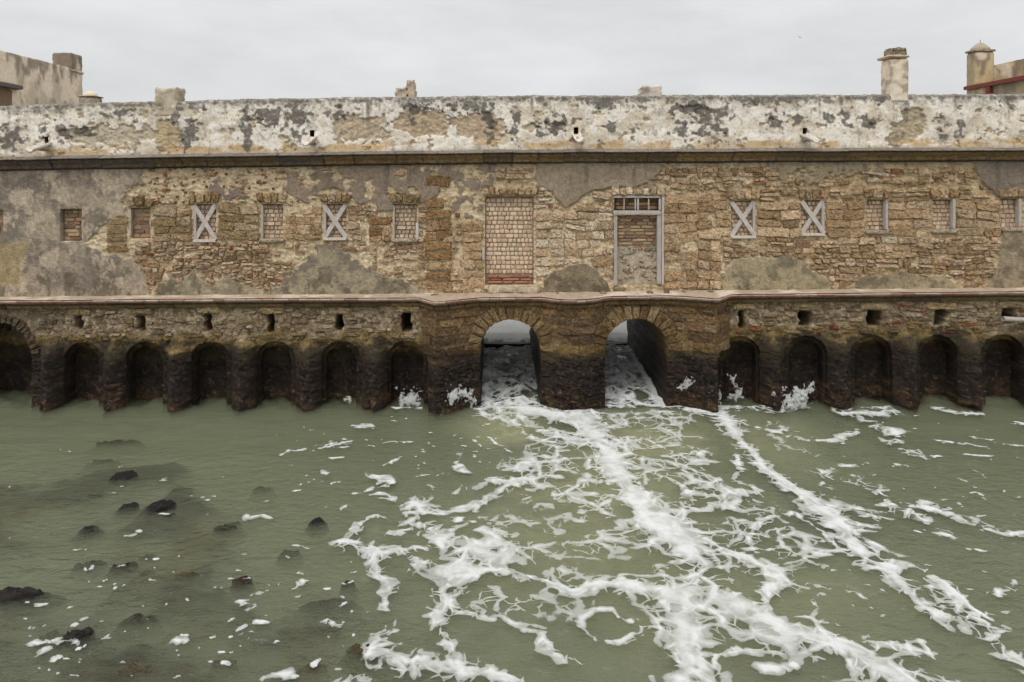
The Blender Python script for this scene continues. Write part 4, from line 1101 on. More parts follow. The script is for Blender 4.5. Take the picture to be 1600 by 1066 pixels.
holes += [(slot_poly(s, 60 + i), 0.35, 3, 0.02) for i, s in enumerate(SLOTS)]
holes += [(T1, TUN_BACK, 26, 0.05), (T2, TUN_BACK, 26, 0.05), (END_ARCH, 0.75, 6, 0.03)]
lower = heightfield("lower_wall", np.concatenate([XS_L, np.arange(-12, 1612.1, 1.35), XS_R]), np.arange(468, 662.1, 1.35), plan, low_disp, low_tone, M_WET, mill, poly_holes=holes)
# dark cavities behind the drain slots
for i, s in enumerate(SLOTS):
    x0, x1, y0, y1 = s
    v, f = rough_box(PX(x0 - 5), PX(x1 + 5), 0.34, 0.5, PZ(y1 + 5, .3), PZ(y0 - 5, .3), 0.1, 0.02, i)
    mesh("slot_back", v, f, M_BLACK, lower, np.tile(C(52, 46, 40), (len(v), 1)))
# niches: a second, smaller arch set back inside the first
for i, (a, b) in enumerate(NICHES):
    cy_ = crown_y((a + b) / 2)
    ia, ib = a + 7.5, b - 7.5
    n_in = arch_poly(ia, ib, cy_ + 7, BOT, 18, None, 90 + i, 1.0)
    xs = np.arange(a - 6, b + 6.1, 1.7); ys = np.arange(cy_ - 6, 662, 1.9)
    nich = heightfield("niche", xs, ys, lambda x: np.full(np.shape(x), -0.105), lambda x, y: low_disp(x + 700, y) * 0.5, low_tone, M_WET, mill, poly_holes=[(n_in, 0.26, 4, 0.012)])
    xs2 = np.arange(ia - 5, ib + 5.1, 1.7)
    heightfield("back_panel", xs2, ys, lambda x: np.full(np.shape(x), 0.22), lambda x, y: low_disp(x + 300, y) * 0.6, low_tone, M_WET, nich)
heightfield("end_arch_back", np.arange(-70, 66, 1.8), np.arange(495, 662, 1.8), lambda x: np.full(np.shape(x), 0.72), lambda x, y: low_disp(x + 300, y) * 0.6, low_tone, M_WET, mill,
            poly_holes=[(slot_poly((8, 18, 505, 518), 4), 1.1, 3, 0.01)])
# cutwater piers between the niches
def pier(xl, xr, seed, proj=0.33, pb=None):
    rp = np.random.default_rng(seed * 7); xm = (xl + xr) / 2 + (rp.random() - 0.5) * 3; proj = proj * (0.8 + 0.35 * rp.random()); ex = 1.5 + 0.5 * rp.random(); topv = 508 + 10 * rp.random(); skew = (rp.random() - 0.5) * 0.3
    us = np.linspace(0, 1, 34); zs_px = np.arange(502, 666, 1.7)
    U, YY = np.meshgrid(us, zs_px)
    yy = YY - drop_y(xm)
    prof = 1 - np.abs(np.clip(U * 2 - 1 + skew * (1 - (U * 2 - 1) ** 2), -1, 1)) ** ex
    cap = sstep(506, 540, yy) ** 1.0
    cap = np.clip((yy - topv + 5 * (fbm(U * 4 + seed, yy / 9, 3, 251) - 0.5)) / 34.0, 0, 1)
    half = np.clip(0.12 + 1.1 * cap, 0, 1)
    px = xm + (U - 0.5) * (xr - xl + 3) * half
    out = proj * prof * cap
    foot = (fbm(U * 5 + seed * 3, yy / 14, 3, 252) - 0.35) * 0.22 * sstep(585, 630, yy) * np.sqrt(np.clip(prof, 0, 1))
    Y = PL0 + 0.03 - out - foot - low_disp(px * 1.0 + seed * 37, YY) * (0.5 + 0.35 * prof) * cap
    X = (px - VX) * (D + PL0) / F
    X = X + (fbm(YY / 6, U * 3 + seed, 3, 250) - 0.5) * 0.05 * cap
    Z = PZ(YY, PL0)
    c = low_tone(px + seed * 13 % 7, YY)
    V = np.stack([X, Y, Z], -1)
    return mesh("pier", V.reshape(-1, 3), grid_faces(len(zs_px), len(us)), M_WET, mill, c.reshape(-1, 3))
edges_l = [(66, 98)] + [(NICHES[i][1], NICHES[i + 1][0]) for i in range(5)]
edges_r = [(NICHES[i][1], NICHES[i + 1][0]) for i in range(6, 10)] + [(1602, 1634)]
for i, (a, b) in enumerate(edges_l + edges_r): pier(a, b, i + 1)
# courses of stone on the dry part of the lower wall
slot_holes = [(s[0] - 3, s[1] + 3, s[2] - 2, s[3] + 2) for s in SLOTS]
LOWPAL = [(148, 128, 100), (128, 110, 86), (166, 148, 120), (112, 96, 76), (140, 116, 86), (176, 160, 136)]
mb = MB()
lint = []
for s in SLOTS: lint.append((s[0] - 14, s[1] + 16, s[2] - 13, s[2] - 1))
for q in lay(64, 1640, 481, 526, 5.0, 9.5, 9, 30, 800, slot_holes + lint, 1.4):
    c0 = q.mean(0)
    if 648 < c0[0] < 1148 or c0[0] < 66: continue
    if np.hypot(c0[0] - 0, c0[1] - 553) < 66: continue
    if rng.random() < 0.22: continue
    t = low_tone(c0[0:1], c0[1:2])[0]
    c = (C(*LOWPAL[rng.integers(len(LOWPAL))]) * 0.6 + t * 0.4) * (0.85 + 0.3 * rng.random()) * (0.75 if c0[0] < 100 else 1)
    if c0[1] - drop_y(c0[0]) > 518: c = c * 0.35 + t * 0.65
    if c0[0] > 1150 and rng.random() < 0.1: c = C(134, 82, 62)
    q[:, 1] += drop_y(c0[0])
    v, f, cc = stone_piece(q, plan, 0.012 + 0.04 * rng.random(), c, 3000 + mb.n, nu=(0, .1, .5, .9, 1), nv=(0, .12, .5, .88, 1), roundc=0.2)
    mb.add(v, f, cc)
tag(mb.build("rubble", M_STONE, lower, False), kind="stuff")
for i, (a, b, c_, d_) in enumerate(lint):
    q = np.array([(a + rng.random() * 5, c_ + 1), (b - rng.random() * 5, c_ + 1 + rng.random()), (b - rng.random() * 4, d_), (a + rng.random() * 4, d_)])
    cc0 = C(*[(156, 134, 100), (140, 122, 94), (166, 146, 112)][i % 3]) * (0.8 if a < 140 else 1)
    v, f, cc = stone_piece(q, plan, 0.06, cc0, 4000 + i)
    mesh("slot_lintel", v, f, M_STONE, lower, cc, smooth=False)
# squared blocks of the middle piers, set round the two arches
def near_arch(x, y, x0, x1, cy_, pad):
    cx, r = (x0 + x1) / 2, (x1 - x0) / 2
    if y < cy_ + r: return math.hypot(x - cx, y - cy_ - r) < r + pad
    return x0 - 1 < x < x1 + 1
CENPAL = [(134, 108, 74), (120, 98, 68), (110, 90, 66), (142, 118, 84), (98, 82, 62)]
for k, (x0, x1) in enumerate(((656, 752), (843, 947), (1041, 1141))):
    ys = [481, 491.5, 504, 518, 533, 549]
    for r_ in range(5):
        x = x0 - (r_ % 2) * 12
        while x < x1 - 4:
            w = 24 + 24 * rng.random(); a, b = max(x, x0), min(x + w, x1)
            x += w
            if b - a < 7: continue
            yo = drop_y((x0 + x1) / 2)
            q = np.array([(a + .7, ys[r_] + yo + .7), (b - .7, ys[r_] + yo + .7), (b - .7, ys[r_ + 1] + yo - .7), (a + .7, ys[r_ + 1] + yo - .7)])
            if any(near_arch(px_, py_, *t) for px_, py_ in list(q) + [q.mean(0)] for t in ((750, 845, 498, 20), (945.5, 1043, 497, 20))): 
                if any(near_arch(*q.mean(0), *t) for t in ((750, 845, 498, 24), (945.5, 1043, 497, 24))): continue
                for t in ((750, 845, 498, 24), (945.5, 1043, 497, 24)):
                    cx = (t[0] + t[1]) / 2; rr = (t[1] - t[0]) / 2 + 24
                    for j in range(4):
                        dd = math.hypot(q[j, 0] - cx, q[j, 1] - t[2] - rr + 24)
                        if dd < rr: q[j, 0] = cx + math.copysign(math.sqrt(max(0, rr ** 2 - (q[j, 1] - t[2] - rr + 24) ** 2)), q[j, 0] - cx)
                if abs(q[1, 0] - q[0, 0]) < 4 or abs(q[2, 0] - q[3, 0]) < 4: continue
            t = low_tone(q.mean(0)[0:1], q.mean(0)[1:2])[0]
            c = C(*[a * b for a, b in zip(CENPAL[rng.integers(5)], CENPAL_T)]) * (0.85 + 0.3 * rng.random()); m_ = [0.25, 0.25, 0.4, 0.75, 0.9][r_]
            v, f, cc = stone_piece(q, plan, 0.03 + 0.02 * rng.random(), c * (1 - m_) + t * m_, 5000 + k * 100 + int(x), nu=(0, .04, .2, .4, .6, .8, .96, 1), roundc=0.05, sink=0.06)
            mesh("block", v, f, M_STONE, lower, cc, smooth=False)
def voussoirs(x0, x1, cyr, th, n, pal, seed, plan_f, a0=0.0, a1=math.pi):
    r = np.random.default_rng(seed); cx, rr = (x0 + x1) / 2, (x1 - x0) / 2; cy_ = cyr + rr
    e = np.linspace(a0, a1, n + 1); e[1:-1] += (r.random(n - 1) - 0.5) * 0.05
    ring = empty("arch_ring", mill)
    for k in range(n):
        a, b = e[k] + 0.012, e[k + 1] - 0.012
        t = th * (0.88 + 0.3 * r.random()); ri = rr - 0.6 - r.random() * 0.8
        q = [(cx - (rr + t) * math.cos(a), cy_ - (rr + t) * math.sin(a)), (cx - (rr + t) * math.cos(b), cy_ - (rr + t) * math.sin(b)), (cx - ri * math.cos(b), cy_ - ri * math.sin(b)), (cx - ri * math.cos(a), cy_ - ri * math.sin(a))]
        q = np.array(q); q[:, 1] = np.maximum(q[:, 1], ledge_y(q[:, 0]) + 15.5)
        tn = low_tone(q.mean(0)[0:1], q.mean(0)[1:2])[0]
        c = C(*pal[r.integers(len(pal))]) * (0.85 + 0.3 * r.random())
        v, f, cc = stone_piece(q, plan_f, 0.035 + 0.025 * r.random(), c * 0.75 + tn * 0.25, seed * 100 + k, roundc=0.05, sink=0.07)
        mesh("voussoir", v, f, M_STONE, ring, cc, smooth=False)
voussoirs(750, 845, 498, 23, 15, [(142, 118, 84), (128, 106, 76), (152, 130, 98), (118, 96, 68)], 71, plan)
voussoirs(945.5, 1043, 497, 24, 15, [(142, 118, 84), (126, 100, 66), (152, 130, 98), (116, 94, 64)], 72, plan)
voussoirs(-52, 49, 503.5, 13, 19, [(92, 78, 62), (84, 70, 58), (100, 86, 70)], 73, plan)
# the rest of the building: roof deck, back wall and the masonry between the culverts
def slab(name, x0, x1, y0, y1, z0, z1, colour, parent=mill, mat=None, seed=0, res=0.3):
    v, f = rough_box(x0, x1, y0, y1, z0, z1, res, 0.01, seed)
    return mesh(name, v, f, mat or M_PLASTER, parent, colour * (0.9 + 0.2 * rng.random((len(v), 1))))
XL, XR = PX(-399), PX(1991)
slab("roof_deck", XL, XR, 0.4, 4.6, 6.3, 6.45, C(150, 140, 126))
slab("rear_wall", XL, XR, 4.35, 4.58, 2.3, 7.2, C(170, 158, 140))
slab("rear_wall", XL, PX(744, -0.47), 4.35, 4.58, -1.2, 2.295, C(110, 98, 80))
slab("rear_wall", PX(851, -0.47), PX(940, -0.47), 4.35, 4.58, -1.2, 2.295, C(110, 98, 80))
slab("rear_wall", PX(1049, -0.47), XR, 4.35, 4.58, -1.2, 2.295, C(110, 98, 80))
slab("end_wall", XL, XL + 0.3, 0.05, 4.5, -1.2, 6.3, C(160, 148, 130)); slab("end_wall", XR - 0.3, XR, 0.05, 4.5, -1.2, 6.3, C(160, 148, 130))
for (a, b) in ((748, 848), (944, 1046)):
    slab("sluice_sill", PX(a, -0.47), PX(b, -0.47), 4.2, 4.5, -0.4, 0.37, C(48, 42, 38), mill, M_WET, a, 0.08)

# ================================================================== HOUSES BEHIND
def plaster_box(name, parent, x0, x1, y0, y1, z0, z1, base, seed, res=0.08, amp=0.02):
    v, f = rough_box(x0, x1, y0, y1, z0, z1, res, amp, seed, bev=0.02)
    n = fbm3(v[:, 0] * 2.2, v[:, 1] * 2.2, v[:, 2] * 1.6, 6, seed + 1); n2 = fbm3(v[:, 0] * 5, v[:, 1] * 5, v[:, 2] * 2.2, 5, seed + 2)
    c = mixc(C(*base), C(*base) * 0.72, sstep(0.45, 0.62, n)); c = mixc(c, C(112, 102, 90), sstep(0.55, 0.7, n2 + 0.2 * sstep(z1 - 0.9, z1, v[:, 2])) * 0.8)
    c = mixc(c, C(208, 194, 174), sstep(0.42, 0.3, n) * 0.7)
    return mesh(name, v, f, M_PLASTER, parent, c)
def cpt(px, py, dist): return (px - VX) * dist / F, H - (py - VY) * dist / F
house = empty("plastered_house", loc=(0, 0, 0)); tag(house, "stained pink plaster house with a stub chimney behind the parapet beside the wooden lintel", "house")
wx = (130 - VX) * 27.0 / F       # its wall runs away from the camera
plaster_box("side_wall", house, wx - 4, wx, 27.0 - D - 5.4, 27.0 - D, 5.0, 9.66, (208, 190, 168), 301, 0.08)
plaster_box("chimney_stub", house, wx - 0.78, wx - 0.0, 27.0 - D - 0.72, 27.0 - D - 0.02, 9.6, 10.25, (140, 126, 108), 302, 0.06, 0.03)
plaster_box("coping", house, wx - 0.83, wx + 0.05, 27.0 - D - 0.8, 27.0 - D + 0.03, 9.50, 9.62, (196, 178, 156), 303, 0.07, 0.02)
v, f = rough_box(wx - 0.3, wx + 0.24, 5.05, 6.6, cpt(0, 131.5, 22.6)[1] - 0.12, cpt(0, 131.5, 22.6)[1] + 0.04, 0.1, 0.006, 4); mesh("lintel_beam", v, f, M_WOOD, house, C(92, 82, 78) * np.ones((len(v), 1)))
v, f = rough_box(wx - 0.2, wx + 0.03, 5.0, 6.35, 6.6, cpt(0, 131.5, 22.6)[1] - 0.125, 0.1, 0.01, 5); mesh("boarded_door", v, f, M_WOOD, house, C(112, 92, 72) * np.ones((len(v), 1)))
ped = empty("pedestal", mill)
px0, pz0 = cpt(122, 161, 22.5); px1, pz1 = cpt(147.5, 151.5, 22.5)
plaster_box("pedestal_base", ped, px0, px1, 22.5 - D, 22.5 - D + 0.5, 6.4, pz1, (150, 136, 116), 310, 0.06)
plaster_box("pedestal_slab", ped, px0 - 0.05, px1 + 0.05, 22.5 - D - 0.05, 22.5 - D + 0.55, pz1, pz1 + 0.05, (160, 146, 126), 311, 0.06, 0.006)
t = np.linspace(0, math.pi / 2, 7); ph = np.linspace(0, 2 * math.pi, 20)
TT, PH = np.meshgrid(t, ph); r_ = 0.215
V = np.stack([(px0 + px1) / 2 + r_ * np.cos(TT) * np.cos(PH), 22.5 - D + 0.25 + r_ * np.cos(TT) * np.sin(PH), pz1 + 0.05 + 0.17 * np.sin(TT)], -1)
mesh("pedestal_cap", V.reshape(-1, 3), grid_faces(20, 7), M_PLASTER, ped, C(196, 182, 160) * np.ones((140, 1)))

h2 = empty("ochre_house", loc=(0, 0, 0)); tag(h2, "ochre rendered house with red eaves beam and a capped corner chimney", "house")
dx2 = 26.0; wx2 = (1540 - VX) * dx2 / F
plaster_box("side_wall", h2, wx2, wx2 + 3.5, dx2 - D - 5.0, dx2 - D, 5.5, cpt(0, 104, dx2)[1], (170, 150, 118), 320, 0.14)
cx0 = (1510 - VX) * dx2 / F; cx1 = (1541 - VX) * dx2 / F
plaster_box("corner_chimney", h2, cx0, cx1, dx2 - D - 0.45, dx2 - D + 0.03, 6.0, cpt(0, 84, dx2)[1], (176, 158, 126), 321, 0.07, 0.01)
zt = cpt(0, 84, dx2)[1]
plaster_box("chimney_cap", h2, cx0 - 0.06, cx1 + 0.06, dx2 - D - 0.51, dx2 - D + 0.09, zt, zt + 0.09, (164, 146, 116), 322, 0.07, 0.005)
secs = []
for (rr, zz) in ((0.33, 0.09), (0.34, 0.15), (0.28, 0.2), (0.19, 0.29), (0.12, 0.345), (0.1, 0.36), (0.001, 0.365)):
    a = np.linspace(0, 2 * math.pi, 17); secs.append(np.stack([(cx0 + cx1) / 2 + rr * np.cos(a), dx2 - D - 0.21 + rr * 0.8 * np.sin(a), zt + zz + a * 0], -1))
S = np.array(secs); mesh("chimney_dome", S.reshape(-1, 3), grid_faces(7, 17)[:, ::-1], M_PLASTER, h2, C(158, 148, 130) * (0.75 + 0.2 * rng.random((119, 1))))
v, f = rough_box((cx0 + cx1) / 2 - 0.02, (cx0 + cx1) / 2 + 0.02, dx2 - D - 0.23, dx2 - D - 0.19, zt + 0.34, zt + 0.52, 0.05, 0, 1); mesh("finial", v, f, M_PAINT, h2, C(120, 112, 108) * np.ones((len(v), 1)))
RED = C(108, 56, 48)
bx = (1506 - VX) * dx2 / F; bz = cpt(0, 139, dx2)[1]
plaster_box("lower_wall_face", h2, bx + 0.13, wx2 + 0.1, dx2 - D - 5.0, dx2 - D - 0.02, 5.5, bz - 0.02, (166, 148, 118), 324, 0.14)
v, f = rough_box(bx, bx + 0.12, dx2 - D - 5.4, dx2 - D + 0.08, bz - 0.07, bz + 0.1, 0.2, 0.003, 3); mesh("eaves_beam", v, f, M_PAINT, h2, RED * (0.9 + 0.2 * rng.random((len(v), 1))))
v, f = rough_box(bx + 0.12, wx2 + 0.05, dx2 - D - 5.4, dx2 - D + 0.05, bz + 0.0, bz + 0.06, 0.2, 0.003, 3); mesh("eaves_board", v, f, M_PLASTER, h2, C(150, 132, 106) * (0.9 + 0.2 * rng.random((len(v), 1))))
yb = dx2 - D - 1.25
v, f = rough_box(bx - 0.02, bx + 0.16, yb - 0.09, yb + 0.09, bz - 0.45, bz - 0.065, 0.1, 0.003, 3); mesh("bracket_post", v, f, M_PAINT, h2, RED * 0.85 * np.ones((len(v), 1)))
v, f = rough_box(bx + 0.16, bx + 0.5, yb - 0.08, yb + 0.08, bz - 0.19, bz - 0.072, 0.1, 0.003, 3); mesh("bracket_arm", v, f, M_PAINT, h2, RED * 0.8 * np.ones((len(v), 1)))

# pale pipe lying in the last drain slot
a = np.linspace(0, 2 * math.pi, 17); rr = 0.062
zc_ = PZ(498.5, -0.5); xs_ = np.linspace(PX(1567, -0.5), PX(1640, -0.5), 8)
ring_ = np.array([[(x_, -0.50 + rr * math.cos(t_) - 0.0, zc_ - 0.05 * (x_ - xs_[0]) + rr * math.sin(t_)) for t_ in a] for x_ in xs_])
inn = np.array([[(xs_[0] + d_, -0.50 + 0.05 * math.cos(t_), zc_ + 0.05 * math.sin(t_)) for t_ in a] for d_ in (0.0, 0.25)])
vv = np.concatenate([ring_.reshape(-1, 3), inn.reshape(-1, 3)])
ff = np.concatenate([grid_faces(8, 17), grid_faces(2, 17)[:, ::-1] + 136, np.array([(j, j + 1, 136 + j + 1, 136 + j) for j in range(16)])])
pipe = mesh("drain_pipe", vv, ff, M_PAINT, None, C(150, 144, 136) * np.ones((len(vv), 1)))
tag(pipe, "grey drain pipe lying across the slot at the end of the wall", "pipe")

# ================================================================== WATER, BED, FOAM, ROCKS
def wave(x, y):
    w = (fbm(x * 0.5, y * 0.9, 3, 260) - 0.5) * 0.07 + (fbm(x * 1.8 + 0.8 * y, y * 2.6, 3, 261) - 0.5) * 0.028
    jet = 0
    for (cx, cy, sx, sy, a) in ((0.9, -1.2, 0.9, 0.5, 0.10), (4.0, -1.25, 1.0, 0.55, 0.12), (2.3, -1.0, 0.8, 0.5, 0.06), (2.6, -2.4, 1.3, 0.7, 0.05), (3.4, -4.0, 1.5, 1.0, 0.05)):
        jet = jet + a * np.exp(-((x - cx) / sx) ** 2 - ((y - cy) / sy) ** 2)
    rr = np.exp(-((x - 2.6) / 3.2) ** 2 - ((y + 1.6) / 2.2) ** 2)
    w = w + jet + rr * (fbm(x * 2.6, y * 3.4, 4, 262) - 0.5) * 0.16
    tun = sstep(-0.7, 0.3, y) * sstep(5.2, 4.2, y)
    w = w + tun * ((fbm(x * 3.0, y * 2.4, 4, 263) - 0.5) * 0.26 + 0.075 * np.clip(y, 0, 6))
    return w
gx = np.unique(np.concatenate([np.arange(-60, -13, 1.5), np.arange(-13, 13.5, 0.055), np.arange(14, 62, 1.5)]))
gy = np.unique(np.concatenate([np.arange(-30, -10, 1.0), np.arange(-10, 5.0, 0.055), np.arange(5.0, 16, 0.3), np.arange(16, 90, 4.0)]))
GX, GY = np.meshgrid(gx, gy)
GZ = wave(GX, GY) * sstep(30, 14, np.abs(GX)) 
nr, nc = GX.shape
chop = 0.25 + 0.8 * np.exp(-((GX - 2.5) / 4.0) ** 2 - ((GY + 2) / 4.0) ** 2) + 1.6 * np.exp(-((GX + 3.6) / 2.6) ** 2 - ((GY + 9.0) / 0.9) ** 2) + 0.5 * sstep(-1, 0, GY)
quiet = np.maximum(sstep(-1.0, -3.5, GX), sstep(7.5, 9.5, GX)) * sstep(-5.5, -2.0, GY)
calm = (1 - 0.75 * quiet) * (1 + 1.3 * np.exp(-((GX + 3.4) / 2.4) ** 2 - ((GY + 8.9) / 0.9) ** 2))
chop = chop * (1 - 0.7 * quiet)
top = np.stack([GX, GY, GZ], -1).reshape(-1, 3)
# close the body of water: bottom sheet and four sides
ring = np.concatenate([np.arange(nc), np.arange(1, nr) * nc + nc - 1, (nr - 1) * nc + np.arange(nc - 2, -1, -1), np.arange(nr - 2, 0, -1) * nc])
low = top[ring].copy(); low[:, 2] = -2.6
nb = len(top); m_ = len(ring)
side = np.array([(ring[i], nb + i, nb + (i + 1) % m_, ring[(i + 1) % m_]) for i in range(m_)])
wv = np.concatenate([top, low])
wf = np.concatenate([grid_faces(nr, nc)[:, ::-1], side])
me_bot = [nb + 0, nb + nc - 1, nb + nc - 1 + nr - 1, nb + 2 * (nc - 1) + nr - 1]
water = mesh("water", wv, wf, M_WATER, None, None, True, {"chop": np.concatenate([chop.ravel(), np.ones(m_) * 0.3]), "calm": np.concatenate([calm.ravel(), np.ones(m_)])})
import bmesh
bm = bmesh.new(); bm.from_mesh(water.data); bm.verts.ensure_lookup_table()
bm.faces.new([bm.verts[nb + i] for i in range(m_)]); bmesh.ops.recalc_face_normals(bm, faces=bm.faces[:]); bm.to_mesh(water.data); bm.free()
tag(water, "murky green sea water swirling in front of the mill", "water", kind="structure")
bxs = np.unique(np.concatenate([np.linspace(-70, -13, 20), np.arange(-13, 1, 0.14), np.linspace(1, 70, 30)])); bys = np.unique(np.concatenate([np.linspace(-35, -10.5, 12), np.arange(-10.5, 0, 0.14), np.linspace(0, 95, 30)])); BX, BY = np.meshgrid(bxs, bys)
shelf = sstep(-1.6, -4.2, BX + 0.45 * (BY + 7) + (fbm(BX * 0.6, BY * 0.6, 3, 271) - 0.5) * 3) * sstep(-1.2, -4.0, BY)
bn = fbm(BX * 1.1, BY * 1.1, 5, 272)
BZ = -1.25 + (fbm(BX, BY, 3, 270) - 0.5) * 0.2 + shelf * (1.07 + 0.8 * (bn - 0.45)) ; BZ = np.minimum(BZ, -0.07)
bcol = mixc(np.broadcast_to(C(112, 106, 84), BX.shape + (3,)), mixc(C(36, 32, 28), C(84, 70, 48), sstep(0.5, 0.66, fbm(BX * 1.7, BY * 1.7, 4, 273))), shelf)
bed = mesh("seabed", np.stack([BX, BY, BZ], -1).reshape(-1, 3), grid_faces(*BX.shape)[:, ::-1], M_ROCK, None, bcol.reshape(-1, 3))
tag(bed, "brown green mud bed under the water", "seabed", kind="structure")

